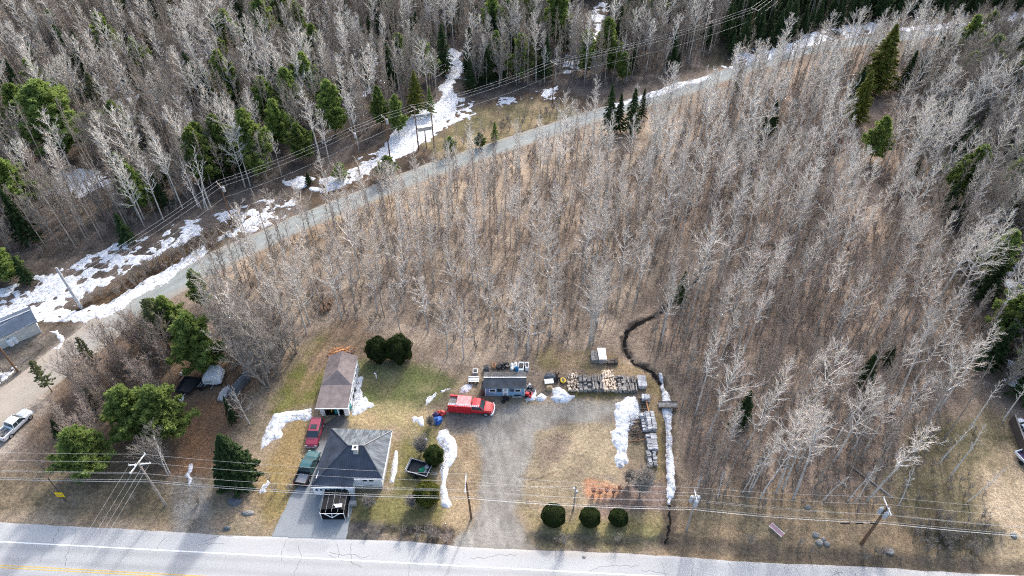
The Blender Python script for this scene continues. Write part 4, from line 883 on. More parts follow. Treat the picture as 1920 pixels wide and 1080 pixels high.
# --- hip roofed house
H0 = Vector((-22, 55, 0))
h = thing('house', 'white house with a dark slate hip roof beside the highway', 'house', H0)
hl = lambda x, y, z: (x-H0.x, y-H0.y, z)
A_, B_, C_, D_ = hl(-25.9, 59.7, 3.0), hl(-17.1, 59.35, 3.0), hl(-17.45, 51.45, 3.0), hl(-21.3, 51.55, 3.0)
E_, F_ = hl(-21.3, 50.45, 2.55), hl(-27.05, 50.55, 2.55)
R1, R2 = hl(-22.4, 55.3, 5.1), hl(-20.3, 55.3, 5.1)
poly3('roof', [A_, B_, R2, R1], sheenroof(0), h); poly3('roof', [B_, C_, R2], sheenroof(1), h)
poly3('roof', [R1, R2, C_, D_, E_, F_], 'slate', h); poly3('roof', [A_, R1, F_], 'slate_side', h)
cap = MB()
for a, b in ((R1, R2), (A_, R1), (B_, R2), (C_, R2), (F_, R1)): cap.tube(Vector(a)+Vector((0, 0, .03)), Vector(b)+Vector((0, 0, .03)), .07, n=6)
obj('ridge_cap', cap, M['slate'], h)
w = MB(); w.slab([hl(-25.5, 59.3, 0)[:2], hl(-26.45, 51.6, 0)[:2], hl(-21.6, 51.8, 0)[:2], hl(-17.75, 51.8, 0)[:2], hl(-17.5, 59.0, 0)[:2]], .7, 2.93)
obj('wall', w, 'white', h)
w = MB(); w.slab([hl(-25.45, 59.25, 0)[:2], hl(-26.4, 51.65, 0)[:2], hl(-17.8, 51.85, 0)[:2], hl(-17.55, 58.95, 0)[:2]], -.2, .7); obj('foundation', w, 'concrete', h)
w = MB(); w.slab([hl(-26.75, 51.58, 0)[:2], hl(-26.85, 50.62, 0)[:2], hl(-21.45, 50.57, 0)[:2], hl(-21.5, 51.78, 0)[:2]], .55, 2.48); obj('porch', w, 'trim', h)
w = MB(); w.box(hl(-26.1, 51.15, .2), (1.2, .7, .8)); obj('porch_base', w, 'trim', h)
for k in range(8): win(h, hl(-26.35+k*.63, 50.6, 1.75), .52, .7)
for x in (-20.0, -19.1): win(h, hl(x, 51.79, 2.15), .8, .75)
win(h, hl(-19.6, 51.80, .95), 1.4, .45, panes=2)
for y in (53.5, 56.5): win(h, hl(-17.68, y, 2.0), 1.1, .9, 'y', 1)
f = MB(); f.box(hl(-19.35, 51.42, 2.93), (3.9, .06, .18)).box(hl(-24.1, 50.45, 2.46), (5.7, .06, .16)); f.box(hl(-17.25, 55.4, 2.92), (.06, 7.9, .2), R(-2)); obj('fascia', f, 'trim', h)
ch = MB(); ch.box(hl(-21.25, 54.6, 4.95), (.62, .62, 1.3)); c_ = obj('chimney', ch, 'concrete', h)
cc = MB()
for dx, dy, sx, sy in ((-.3, 0, .16, .76), (.3, 0, .16, .76), (0, -.3, .44, .16), (0, .3, .44, .16)): cc.box(hl(-21.25+dx, 54.6+dy, 5.66), (sx, sy, .14))
obj('chimney_cap', cc, 'trim', c_); cb = MB(); cb.box(hl(-21.25, 54.6, 5.61), (.44, .44, .03)); obj('flue', cb, 'black', c_)
# car shelter in front of the porch
c0 = W(631, 950); s = thing('car_shelter', 'black car shelter with a white gable frame, in front of the house porch', 'shelter', (c0.x, c0.y+.2, 0))
w = MB(); w.box((0, 0, .03), (3.3, 4.2, .03)); obj('mat', w, 'black', s)
w = MB()
for x in (-1.55, 1.55): w.box((x, 0, .95), (.04, 4.0, 1.5))
obj('side_cover', w, 'black', s)
w = MB(); w.add([(-1.55, -1.6, 1.72), (0, -1.6, 1.98), (0, 2.0, 2.02), (-1.55, 2.0, 1.75), (1.55, -1.6, 1.72), (1.55, 2.0, 1.75)], [(0, 1, 2, 3), (1, 4, 5, 2)]); obj('roof_cover', w, M['black'], s)
for k in range(5): 
    x = -1.55+k*.775; zt = 1.76+.26*(1-abs(x)/1.55); w = MB(); w.tube((x, -2.1, zt), (x, 2.1, zt+.02), .011); obj('rail', w, 'galv', s)
w = MB(); w.path([(-1.6, -2.15, 1.62), (1.6, -2.15, 1.62)], .035); w.path([(-1.0, -2.15, 1.62), (0, -2.35, .95)], .05); w.path([(1.0, -2.15, 1.62), (0, -2.35, .95)], .05); w.path([(0, -2.15, 1.62), (0, -2.35, .95)], .045); obj('gable_frame', w, 'trim', s)
for x in (-1.55, 1.55):
    for y in (-2.1, 0, 2.1): w = MB(); w.tube((x, y, 0), (x, y, 1.7), .045); obj('post', w, 'trim' if y < -1 else 'dark_metal', s)
w = MB(); w.box((.8, -1.2, 2.02), (.9, .5, .05), .1).box((.35, -1.15, 2.08), (.4, .2, .05), -.4); tag(obj('board', w, 'trim'), 'small white board lying on the car shelter roof', 'board').location = (c0.x, c0.y+.2, 0)
w = MB(); w.box((0, 0, .35), (.3, 2.1, .1), -.18, ('X', .22)); w.box((.1, 1, .4), (.4, .3, .3)); o = tag(obj('ramp', w, 'concrete'), 'pale sloping handrail wall beside the porch', 'ramp'); p = W(604, 942); o.location = (p.x, p.y, 0)
w = MB(); w.box((0, 0, .5), (.1, 1.9, .12), .12).box((.1, -.9, .25), (.1, .1, .5)).box((-.15, .9, .25), (.1, .1, .5)).box((.35, 1.1, .3), (.9, .5, .6)); o = tag(obj('stair_rail', w, 'concrete'), 'pale steps and handrail right of the car shelter', 'steps'); p = W(655, 960); o.location = (p.x, p.y, 0)
# --- garage with brown roof
G0 = Vector((-26.8, 68.6, 0)); g = thing('garage', 'long narrow garage with a brown shingle roof', 'garage', G0)
gl = lambda x, y, z: (x-G0.x, y-G0.y, z)
a1, a2, b1, b2 = gl(-29.0, 73.7, 2.9), gl(-24.4, 73.6, 2.9), gl(-29.0, 67.7, 2.95), gl(-24.35, 67.75, 2.95)
rt, rb_ = gl(-26.75, 73.7, 4.0), gl(-26.75, 69.9, 4.0); c1, c2 = gl(-29.15, 63.7, 2.5), gl(-24.35, 63.6, 2.5)
poly3('roof', [a1, rt, rb_, b1], 'asphalt_brown', g); poly3('roof', [a2, b2, rb_, rt], 'asphalt_brown', g); poly3('roof', [b1, rb_, b2], 'asphalt_brown', g); poly3('roof', [b1, b2, c2, c1], 'asphalt_brown', g, label='lower front slope of the brown roof')
w = MB(); w.box(gl(-28.8, 68.9, 1.2), (.12, 9.2, 2.5)).box(gl(-24.62, 68.9, 1.25), (.12, 9.2, 2.6)).box(gl(-26.7, 73.4, 1.4), (4.1, .12, 2.8)).box(gl(-28.45, 64.25, 1.1), (.6, .12, 2.2)).box(gl(-24.95, 64.25, 1.1), (.55, .12, 2.2)).box(gl(-26.1, 64.25, 1.1), (.14, .14, 2.2)); obj('wall', w, 'white', g)
w = MB(); w.box(gl(-26.7, 64.2, 2.28), (4.6, .1, .26)).box(gl(-26.75, 63.63, 2.44), (4.9, .07, .16)); obj('fascia', w, 'trim', g)
w = MB(); w.box(gl(-26.7, 68.8, .03), (4.0, 9.0, .05)); obj('floor', w, 'black', g)
for k in range(5): win(g, gl(-24.55, 66+k*1.6, 1.5), .9, .8, 'y', 1)
w = MB(); w.box(gl(-27.3, 64.9, 1.1), (1.7, .5, .12), .1).box(gl(-27.3, 64.9, .6), (.1, .3, 1)); o = obj('workbench', w, 'yellow'); o.location = G0; tag(o, 'yellow plank bench just inside the garage door', 'bench')
for i, (x, y, rz, mm, lb) in enumerate(((633, 772, .3, 'teal_plastic', 'teal bin with its lid, nearest to the garage door'), (655, 767, .1, 'teal_plastic', 'teal bin standing at the right corner of the garage'))):
    p = W(x, y); t = thing('wheeled_bin', lb, 'bin', (p.x, p.y, 0), rz, 'teal bins by the garage')
    w = MB(); w.box((0, 0, .5), (.62, .7, 1.0), taper=1.15); obj('body', w, mm, t); w = MB(); w.box((0, -.02, 1.04), (.78, .88, .08)); obj('lid', w, mm, t); w = MB(); w.tube((-.36, .34, .1), (.36, .34, .1), .12); obj('wheel', w, 'tyre', t)
for i, (x, y) in enumerate(((655, 757), (661, 745), (664, 733))):
    p = W(x, y); w = MB(); w.tube((0, 0, 0), (0, 0, .55), .34, .38, 12); tag(obj('tub', w, 'dark_metal'), ['black tub nearest to the front corner of the garage', 'black tub, middle one along the garage wall', 'black tub farthest back along the garage wall'][i], 'tub', 'black tubs along the garage wall').location = (p.x, p.y, 0)
# loose lumber piles
def heap(name, px, py, L_, Wd, n, m, label, cat, hgt=.5, ln=2.2, seed=1, th=.08, rzm=None):
    r = random.Random(seed); mb = MB()
    for k in range(n):
        l = ln*r.uniform(.5, 1.1); a = r.uniform(-.5, .5) if rzm is None else rzm+r.gauss(0, .25)
        x, y = r.uniform(-L_, L_)/2, r.uniform(-Wd, Wd)/2; mb.box((x, y, r.uniform(.03, hgt)*(1-abs(2*x/L_)*.5)), (l, th*r.uniform(.8, 2.2), th*.6), a, ('Y', r.uniform(-.15, .15)))
    o = obj(name, mb, m); p = W(px, py); o.location = (p.x, p.y, hz1(p.x, p.y)); return tag(o, label, cat)
heap('lumber_pile', 641, 662, 3.2, 1.3, 46, 'wood_orange', 'orange brown lumber pile behind the brown roofed garage', 'lumber pile', .9, 1.9, 3, rzm=.35)
heap('lumber_pile', 657, 662, 1.0, .8, 10, 'wood_grey', 'small grey board pile at the back corner of the garage', 'lumber pile', .7, 1.0, 4)
heap('log_pile', 611, 577, 1.6, 3.2, 30, 'wood_brown', 'brown log pile at the edge of the woods', 'log pile', .9, 1.6, 5, .16, rzm=1.9)
# --- blue shed
S0 = Vector((-1.05, 69.3, 0)); s = thing('shed', 'light blue shed with a grey shingle roof and a white door', 'shed', S0)
sl_ = lambda x, y, z: (x-S0.x, y-S0.y, z)
xl, xr = -4.35, 2.2
poly3('roof', [sl_(xl, 67.75, 2.1), sl_(xr, 67.75, 2.1), sl_(xr, 69.3, 2.85), sl_(xl, 69.3, 2.85)], 'asphalt_grey', s); poly3('roof', [sl_(xl, 69.3, 2.85), sl_(xr, 69.3, 2.85), sl_(xr, 71.2, 1.95), sl_(xl, 71.2, 1.95)], 'asphalt_grey', s)
w = MB(); prof = [(67.98, 0), (71.0, 0), (71.0, 1.93), (69.3, 2.74), (67.98, 2.1)]
w.loft([[sl_(xl+.2, y, z) for y, z in prof], [sl_(xr-.2, y, z) for y, z in prof]]); obj('wall', w, 'blue_siding', s)
w = MB(); w.box(sl_((xl+xr)/2, 69.3, 2.88), (xr-xl, .16, .05)); obj('ridge_cap', w, 'galv', s)
for x in (-3.0, .9): win(s, sl_(x, 67.97, 1.35), 1.0, .72)
for x in (-1.95, -.02): 
    w = MB(); w.box(sl_(x, 67.96, 1.38), (.72, .05, .66)); obj('panel', w, 'dark_metal' if x < -1 else 'navy_roof', s)
w = MB(); w.box(sl_(-1.0, 67.95, .98), (.85, .07, 1.8)); d = obj('door', w, 'trim', s); w = MB(); w.box(sl_(-1.0, 67.9, 1.45), (.5, .03, .5)).box(sl_(-1.0, 67.9, .6), (.5, .03, .5)); obj('panel', w, 'silver', d)
w = MB()
for x in (xl+.24, xr-.24): w.box(sl_(x, 67.95, 1.05), (.12, .05, 2.0))
obj('corner_trim', w, 'trim', s)
w = MB(); w.box(sl_(xl-.15, 68.9, .7), (.5, 1.9, 1.4)); obj('lean_to', w, 'wood_dark', s)
# things round the shed (each by its place on the plan)
def tank(x, y, lb, mm='white_paint', r=.3, l=1.1, z=.35, stand=True, name='tank', grp=None, cat='tank', upright=True, top=None):
    p = W(x, y); t = thing(name, lb, cat, (p.x, p.y, 0), 0, grp)
    w = MB()
    if upright: w.tube((0, 0, .02), (0, 0, l), r, n=14).tube((0, 0, l), (0, 0, l+.14), r, r*.45, 14)
    else: w.tube((0, -l/2, r+.1), (0, l/2, r+.1), r, n=14).tube((0, l/2, r+.1), (0, l/2+.16, r+.1), r, r*.4, 14).tube((0, -l/2, r+.1), (0, -l/2-.16, r+.1), r, r*.4, 14)
    obj('body', w, mm, t, smooth=False)
    w = MB(); w.tube((0, 0, l+.1), (0, 0, l+.24), .07) if upright else w.tube((0, 0, 2*r+.08), (0, 0, 2*r+.22), .08); obj('valve', w, 'dark_metal', t)
    if not upright: w = MB(); w.box((0, -l*.3, .08), (r*1.6, .1, .16)).box((0, l*.3, .08), (r*1.6, .1, .16)); obj('foot', w, 'dark_metal', t)
    return t
tank(960, 690, 'plain white tank behind the blue shed, leftmost of the pale tanks', r=.25, l=1.2, upright=False, grp='tanks behind the shed')
tank(967, 688, 'white tank behind the shed, above the blue barrel', r=.27, l=1.0, upright=False, grp='tanks behind the shed')
tank(969, 696, 'blue barrel standing behind the blue shed', 'blue_plastic', r=.33, l=.9, name='barrel', cat='barrel')
def boxy(name, x, y, d, rz, m, lb, cat, top=None, grp=None, z=0, topm='dark_metal'):
    p = W(x, y); t = thing(name, lb, cat, (p.x, p.y, z), rz, grp); w = MB(); w.box((0, 0, d[2]/2), d); obj('body', w, m, t)
    w = MB(); w.box((0, 0, d[2]+.03), (d[0]*.72, d[1]*.62, .06)) if top is None else top(w); obj('lid', w, topm, t); return t
boxy('old_appliance', 977, 691, (.9, 1.7, .7), -.1, 'white_paint', 'long white sink unit with a black basin behind the shed', 'appliance')
boxy('old_appliance', 988, 690, (.55, 1.2, .8), 0, 'white_paint', 'narrow white cabinet at the back right corner of the shed', 'appliance')
boxy('chest', 912, 693, (.8, .8, .7), .2, 'rock_dark', 'dark grey green chest at the back left corner of the shed', 'chest')
boxy('chest', 926, 688, (.55, .8, .6), .1, 'wood_orange', 'rusty red crate behind the shed', 'crate', topm='wood_brown')
for i, (x, y) in enumerate(((935, 690), (940, 688), (945, 689), (950, 687))):
    p = W(x, y); w = MB(); r = random.Random(i)
    for k in range(7): w.box((r.uniform(-.3, .3), r.uniform(-.4, .4), r.uniform(.1, .6)), (r.uniform(.2, .5), r.uniform(.2, .6), .1), r.uniform(0, 3), ('X', r.uniform(-.5, .5)))
    w.box((0, 0, .2), (.4, .6, .4)); tag(obj('scrap_heap', w, 'dark_metal'), ['black scrap heap right of the rusty crate', 'second black scrap heap from the rusty crate', 'third black scrap heap from the rusty crate', 'black scrap heap next to the leftmost white tank'][i], 'scrap', 'black scrap behind the shed').location = (p.x, p.y, 0)
def bench(x, y, lb, rz=0, n=4, L_=1.7, m='white_paint'):
    p = W(x, y); t = thing('bench', lb, 'bench', (p.x, p.y, 0), rz); w = MB()
    for k in range(n): w.box((0, -.45+k*.3, .55+.06*(k == n-1)), (L_, .2, .06))
    obj('seat', w, m, t); w = MB(); w.box((-L_*.4, 0, .26), (.08, 1.0, .52)).box((L_*.4, 0, .26), (.08, 1.0, .52)); obj('frame', w, 'dark_metal', t)
bench(888.5, 715, 'white slatted bench left of the blue shed')
boxy('heat_unit', 891.5, 702, (.8, .9, .9), 0, 'galv', 'small grey metal box behind the white slatted bench', 'metal box')
def snowblower(x, y, rz, lb, m='red_paint'):
    p = W(x, y); t = thing('snow_blower', lb, 'snow blower', (p.x, p.y, 0), rz)
    w = MB(); w.box((0, .1, .45), (.6, .7, .5), taper=.8); obj('engine_cover', w, m, t); w = MB(); w.box((0, -.45, .3), (1.0, .35, .55)); obj('blade_housing', w, m, t)
    w = MB(); w.tube((0, -.4, .55), (.05, -.45, 1.1), .13, .1); obj('chute', w, 'dark_metal', t)
    for k in (-1, 1): w = MB(); w.tube((k*.33, .2, .2), (k*.5, .2, .2), .22); obj('wheel', w, 'tyre', t)
    w = MB(); w.path([(-.25, .45, .5), (-.28, 1.0, .95), (.28, 1.0, .95), (.25, .45, .5)], .03); obj('handle', w, 'dark_metal', t)
snowblower(990, 742, 1.3, 'red snow blower at the right front corner of the blue shed')
snowblower(995, 731, .3, 'dark grey machine in the snow right of the shed', 'rock_dark')
boxy('flat_trailer', 970, 744, (1.5, .45, .3), 0, 'galv', 'small grey metal box in front of the shed wall', 'metal box')
w = MB(); r = random.Random(2)
for k in range(9): w.box((r.uniform(-.4, .4), r.uniform(-.4, .4), r.uniform(.1, .5)), (.4, .5, .12), r.uniform(0, 3))
p = W(947, 751); tag(obj('scrap_heap', w, 'black'), 'black scrap heap in front of the shed door', 'scrap').location = (p.x, p.y, 0)
# barbecue, chair, yellow toy, wood stacks to the right of the shed
w = MB(); w.blob((0, 0, .5), (.95, .7, .55), 3, .12); tag(obj('tarp_bundle', w, 'rock_dark'), 'dark tarp covered bundle between the shed and the firewood', 'tarp').location = W(1031, 710)
w = MB(); w.box((0, 0, .95), (1.4, .85, .05), .1, ('X', .1)); tag(obj('tabletop_board', w, 'white_paint'), 'white board leaning on the tan box', 'board').location = W(1029, 722)
boxy('crate', 1030, 730, (.9, .7, .7), 0, 'tan_box', 'tan box in front of the dark tarp bundle', 'box', topm='tan_box')
p = W(1055.5, 716); t = thing('lawn_mower', 'yellow ring shaped machine left of the first firewood stack', 'mower', (p.x, p.y, 0), .1)
w = MB()
for k in range(12):
    a, b = 2*math.pi*k/12, 2*math.pi*(k+1)/12; w.tube((.33*math.cos(a), .45*math.sin(a), .35), (.33*math.cos(b), .45*math.sin(b), .35), .12)
obj('deck', w, 'yellow', t); w = MB(); w.box((0, 0, .3), (.4, .55, .3)); obj('engine', w, 'dark_metal', t)
for dx in (-1, 1):
    for dy in (-1, 1): w = MB(); w.tube((dx*.35, dy*.35, .13), (dx*.45, dy*.35, .13), .14); obj('wheel', w, 'tyre', t)
for i, (x, y) in enumerate(((1044, 705), (1048, 712), (1041, 716))):
    w = MB(); r = random.Random(20+i)
    for k in range(6): w.tube((r.uniform(-.3, .3), r.uniform(-.4, .4), 0), (r.uniform(-.5, .5), r.uniform(-.5, .5), r.uniform(.5, 1.1)), .05)
    tag(obj('tool_heap', w, 'dark_metal'), ['black upright poles behind the yellow machine', 'black poles just left of the yellow machine', 'black poles between the tan box and the yellow machine'][i], 'scrap').location = W(x, y)
def stack(name, x0, y0, x1, y1, nx, ny, nz, hb, m, lb, cat, seed=0, loose=.12, pal='wood_grey', fill=.96, pit=0):
    """pallet with rows of pieces; corners given on the plan"""
    a, b = W(x0, y1), W(x1, y0); cx, cy = (a.x+b.x)/2, (a.y+b.y)/2; sx, sy = abs(b.x-a.x), abs(b.y-a.y); r = random.Random(seed)
    t = thing(name, lb, cat, (cx, cy, 0), r.uniform(-.02, .02)); w = MB()
    for k in range(4): w.box((0, -sy/2+sy*(k+.5)/4, .06), (sx*1.02, .12, .1))
    for k in range(5): w.box((-sx/2+sx*(k+.5)/5, 0, .14), (.12, sy*1.02, .05))
    obj('pallet', w, pal, t); w = MB(); hx, hy = sx/nx, sy/ny
    for i in range(nx):
        for j in range(ny):
            k2 = nz-(r.random() < pit)*r.randint(0, nz-1)
            for k in range(k2): w.box((-sx/2+hx*(i+.5)+r.gauss(0, loose*.2), -sy/2+hy*(j+.5)+r.gauss(0, loose*.2), .17+hb*(k+.5)), (hx*fill*r.uniform(1-loose*2, 1), hy*fill*r.uniform(1-loose, 1), hb*.96), r.gauss(0, loose*.5), ('X', r.gauss(0, loose*.4)))
    obj('load', w, m, t); return t
stack('firewood_stack', 1066, 704, 1083, 736, 4, 9, 3, .22, 'wood_pale', 'rounded brown firewood stack nearest to the yellow machine', 'firewood stack', 1, .6)
stack('firewood_stack', 1131, 701, 1149, 737, 5, 11, 4, .2, 'wood_pale', 'cream coloured firewood stack, the palest and tallest of the row', 'firewood stack', 2, .35)
stack('pallet_stack', 1085, 709, 1107, 737, 3, 7, 3, .22, 'wood_grey', 'dark grey pallet stack just right of the first firewood stack', 'pallet stack', 3, .2, pit=.5)
stack('pallet_stack', 1108, 708, 1130, 737, 7, 2, 4, .2, 'wood_grey', 'grey plank stack with gaps, left of the cream firewood', 'pallet stack', 4, .2, pit=.5)
stack('pallet_stack', 1150.5, 709, 1170, 738, 3, 8, 3, .2, 'wood_grey', 'brownish plank stack just right of the cream firewood', 'pallet stack', 5, .3, pit=.35)
stack('pallet_stack', 1171, 709, 1190, 738, 9, 2, 3, .2, 'wood_grey', 'grey plank stack with boards running up the picture, at the right end of the row', 'pallet stack', 6, .12, pit=.3)
stack('block_stack', 1195.5, 711, 1209, 731, 1, 4, 3, .28, 'stone_grey', 'lone grey metal edged stack right of the wood row', 'block stack', 7, .06)
stack('block_stack', 1203, 746, 1217, 755, 3, 1, 3, .28, 'stone_grey', 'small grey block stack above the orange beam', 'block stack', 8, .1)
w = MB(); w.box((0, 0, .5), (.16, 2.6, .16), .02).box((0, 1.1, .2), (.3, .2, .4)).box((0, -1.1, .2), (.3, .2, .4)); tag(obj('beam', w, 'wood_orange'), 'single orange wooden beam above the paver stacks', 'beam').location = W(1213.5, 767)
w = MB()
for k in range(5): w.box((-.5+.25*k, 0, .25), (.1, 3.4, .12))
for k in range(4): w.box((0, -1.4+.95*k, .4), (1.4, .14, .12))
tag(obj('skid_rack', w, 'wood_dark'), 'dark wooden rack left of the orange beam', 'rack').location = W(1206, 765)
stack('paver_stack', 1204, 779, 1212, 812, 2, 10, 3, .2, 'stone_grey', 'narrow paver stack between the brush heap and the taller pavers', 'paver stack', 9, .2, pit=.4)
stack('paver_stack', 1213, 779, 1225, 812, 2, 9, 4, .24, 'stone_grey', 'double row paver stack right of the brush heap', 'paver stack', 10, .12)
stack('paver_stack', 1213, 818, 1220.5, 848, 1, 9, 3, .22, 'stone_grey', 'front paver stack, upper left row', 'paver stack', 11, .15, pit=.2)
stack('paver_stack', 1221.5, 818, 1229, 848, 1, 9, 3, .24, 'stone_grey', 'front paver stack, upper right row', 'paver stack', 12, .15)
stack('paver_stack', 1214, 850, 1229, 876, 2, 8, 2, .24, 'stone_grey', 'front paver stack nearest to the highway, half under the bare shrub', 'paver stack', 13, .25, pit=.3)
heap('brush_heap', 1192, 803, 2.2, 2.6, 60, 'wood_dark', 'dark heap of broken sticks between the snow pile and the pavers', 'brush heap', .7, .9, 7, .07)
heap('brush_heap', 1197, 822, 2.0, 1.8, 34, 'wood_brown', 'brown scattered sticks below the dark heap of sticks', 'brush heap', .3, .9, 8, .06)
stack('block_stack', 1108.5, 664, 1120.5, 682, 2, 2, 3, .25, 'wood_grey', 'grey weathered box left of the paler box in the grass', 'box', 21, .05)
stack('block_stack', 1121.5, 661, 1134, 683, 1, 2, 4, .25, 'galv', 'pale grey metal box standing in the grass below the woods', 'box', 22, .03)
stack('block_stack', 1138, 676, 1157, 685, 3, 2, 2, .2, 'wood_dark', 'low dark wooden rack right of the pale grey metal box', 'rack', 23, .2, 'wood_dark', pit=.5)
# footbridge over the snow filled ditch
p = W(1252, 761); t = thing('footbridge', 'grey plank footbridge across the snow filled ditch', 'footbridge', (p.x, p.y, .12), -.02); w = MB()
for k in range(4): w.box((0, -.42+.28*k, .12), (2.9, .25, .06))
obj('deck', w, 'wood_grey', t); w = MB(); w.box((0, -.58, .16), (2.9, .07, .2)).box((0, .58, .16), (2.9, .07, .2)); obj('kerb', w, 'wood_dark', t)
# posts with orange mesh
for i, (x, y) in enumerate(((1112, 937), (1150, 932))):
    w = MB(); w.tube((0, 0, 0), (.03, 0, 1.7), .045); tag(obj('marker_post', w, 'wood_brown'), ['wooden stake left of the orange twigs', 'wooden stake in the middle of the orange twigs'][i], 'stake').location = W(x, y)
M['orange_twig'] = mat('orange dogwood twigs', (.70, .27, .13), .8, .2, 2, island=.4)
OT = bare('dogwood', 1.3, .015, .05, .5, 10, 6, 4, 1.0, 'brown_twig', 'orange_twig', multi=5, twr=.011, curl=.3)
OT[0].materials[0] = M['orange_twig']
for i, (x, y, lb) in enumerate(((1112, 925, 'leftmost'), (1124, 928, 'second from the left'), (1137, 924, 'third from the left'), (1150, 927, 'fourth from the left'), (1161, 922, 'rightmost'))):
    p = W(x, y); tree('dogwood_bush', OT, p.x, p.y, .95, 'low orange twigged bush, '+lb+' of the orange patch', 'bush', 'orange bushes behind the round shrubs')
# --- cottage at the left edge
q1, q2 = W(67, 603, 2.5), W(0, 631, 2.5); u = (q1-q2).normalized(); n_ = Vector((-u.y, u.x, 0)); ang = math.atan2(u.y, u.x)
t = thing('cottage', 'cream sided cottage with a blue grey metal roof at the left edge', 'cottage', (q1.x, q1.y, 0), ang)
Lc, Wc = 13.0, 4.4
poly3('roof', [(.2, -.3, 2.5), (-Lc, -.3, 2.5), (-Lc, Wc/2, 3.5), (.2, Wc/2, 3.5)], 'navy_roof', t); poly3('roof', [(.2, Wc+.3, 2.5), (.2, Wc/2, 3.5), (-Lc, Wc/2, 3.5), (-Lc, Wc+.3, 2.5)], 'navy_roof', t)
w = MB(); pr = [(0, 0), (Wc, 0), (Wc, 2.5), (Wc/2, 3.4), (0, 2.5)]; w.loft([[(-.15, y, z) for y, z in pr], [(-Lc+.1, y, z) for y, z in pr]]); obj('wall', w, 'cream', t)
w = MB(); w.box((-.13, -.02, 1.25), (.12, .06, 2.5)).box((-7.3, -.02, 1.25), (.12, .06, 2.5)); obj('corner_trim', w, 'trim', t)
w = MB(); w.box((-Lc/2, Wc/2, 3.53), (Lc, .25, .05)); obj('ridge_cap', w, 'galv', t)
for i, (x, y) in enumerate(((23, 647), (31, 642))):
    p = W(x, y); tt = thing('propane_tank', ['white propane tank on the left, against the cottage wall', 'white propane tank on the right, against the cottage wall'][i], 'propane tank', (p.x, p.y, hz1(p.x, p.y)), ang, 'propane tanks by the cottage')
    w = MB(); w.tube((0, 0, .05), (0, 0, 1.2), .42, n=16).tube((0, 0, 1.2), (0, 0, 1.4), .42, .2, 16); obj('body', w, 'white_paint', tt); w = MB(); w.tube((0, 0, 1.38), (0, 0, 1.52), .1); obj('valve', w, 'dark_metal', tt)
# --- small trailer yard on the left
def trailer(px, py, L_, Wd, rz, lb, mesh='dark_metal', floor='dark_metal', name='utility_trailer', rail=.45, cat='trailer', tongue=1.0, fl=None):
    p = W(px, py); t = thing(name, lb, cat, (p.x, p.y, hz1(p.x, p.y)), rz)
    w = MB(); w.box((0, 0, .5), (L_, Wd, .08)); obj('floor', w, floor, t)
    w = MB()
    for k in (-1, 1): w.box((0, k*(Wd/2), .5+rail/2), (L_, .07, rail)); w.box((k*(L_/2), 0, .5+rail/2), (.07, Wd, rail))
    obj('side_panel', w, mesh, t)
    w = MB()
    for k in (-1, 1): w.box((0, k*(Wd/2), .5+rail+.03), (L_+.1, .09, .06)); w.box((k*(L_/2), 0, .5+rail+.03), (.09, Wd, .06))
    obj('top_rail', w, fl or 'galv', t)
    for k in (-1, 1): w = MB(); w.tube((-.1, k*(Wd/2+.08), .3), (-.1, k*(Wd/2+.26), .3), .3, n=14); obj('wheel', w, 'tyre', t)
    w = MB(); w.path([(L_/2, -.4, .45), (L_/2+tongue, 0, .45), (L_/2, .4, .45)], .045); obj('tongue', w, 'galv', t); return t
trailer(354, 727, 2.9, 2.3, R(-100), 'black utility trailer next to the white camper shell', fl='dark_metal')
p = W(382, 724); t = trailer(382, 722, 2.2, 1.8, R(8), 'small black cart with grey pipes between the trailer and the camper shell', rail=.15, fl='dark_metal', tongue=.4)
w = MB(); w.tube((-.5, -.7, .65), (-.1, .8, .7), .05).tube((-.2, -.7, .65), (.3, .8, .7), .05).tube((.5, -.7, .65), (.6, .8, .7), .05); tag(obj('pipe_bundle', w, 'galv'), 'grey pipes lying on the small black cart', 'pipes').location = (p.x, p.y, hz1(p.x, p.y))
p = W(405, 712); t = thing('camper_shell', 'white hard sided camper trailer under the bare branches', 'camper', (p.x, p.y, hz1(p.x, p.y)), R(2))
sec = lambda x, w2, zt, s: [(x, -w2, .5), (x, w2, .5), (x, w2, zt*.62+.2), (x, w2*s, zt), (x, -w2*s, zt), (x, -w2, zt*.62+.2)]
w = MB(); w.loft([sec(-1.35, 1.35, 1.7, .9), sec(-.9, 1.4, 2.0, .95), sec(.7, 1.4, 2.0, .95), sec(1.3, 1.2, 1.3, .8)]); obj('body', w, 'white_paint', t)
w = MB(); w.box((0, 0, .42), (2.8, 2.7, .14)); obj('chassis', w, 'black', t); w = MB(); w.box((-.4, -1.42, 1.2), (1.2, .03, .3)); obj('window', w, 'silver', t)
for k in (-1, 1): w = MB(); w.tube((0, k*1.2, .3), (0, k*1.38, .3), .3, n=14); obj('wheel', w, 'tyre', t)
w = MB(); w.tube((.1, -1.4, .4), (-.1, -2.2, .4), .05); obj('tongue', w, 'galv', t)
p = gp(341, 752); t = thing('oil_tank', 'small white tank half hidden by the big pine', 'tank', p); w = MB(); w.blob((0, 0, .55), (.45, .6, .5), 3, .02, 14, 8); obj('body', w, 'white_paint', t, smooth=True); w = MB(); w.tube((0, 0, 1), (0, 0, 1.2), .08); obj('valve', w, 'galv', t)
p = gp(452, 728); w = MB(); w.box((0, 0, .8), (.8, 4.6, 1.2), -.35).box((0, 0, 1.5), (.9, 4.8, .1), -.35); tag(obj('covered_lumber', w, 'rock_dark'), 'long dark grey covered stack under the bare trees', 'covered stack').location = p
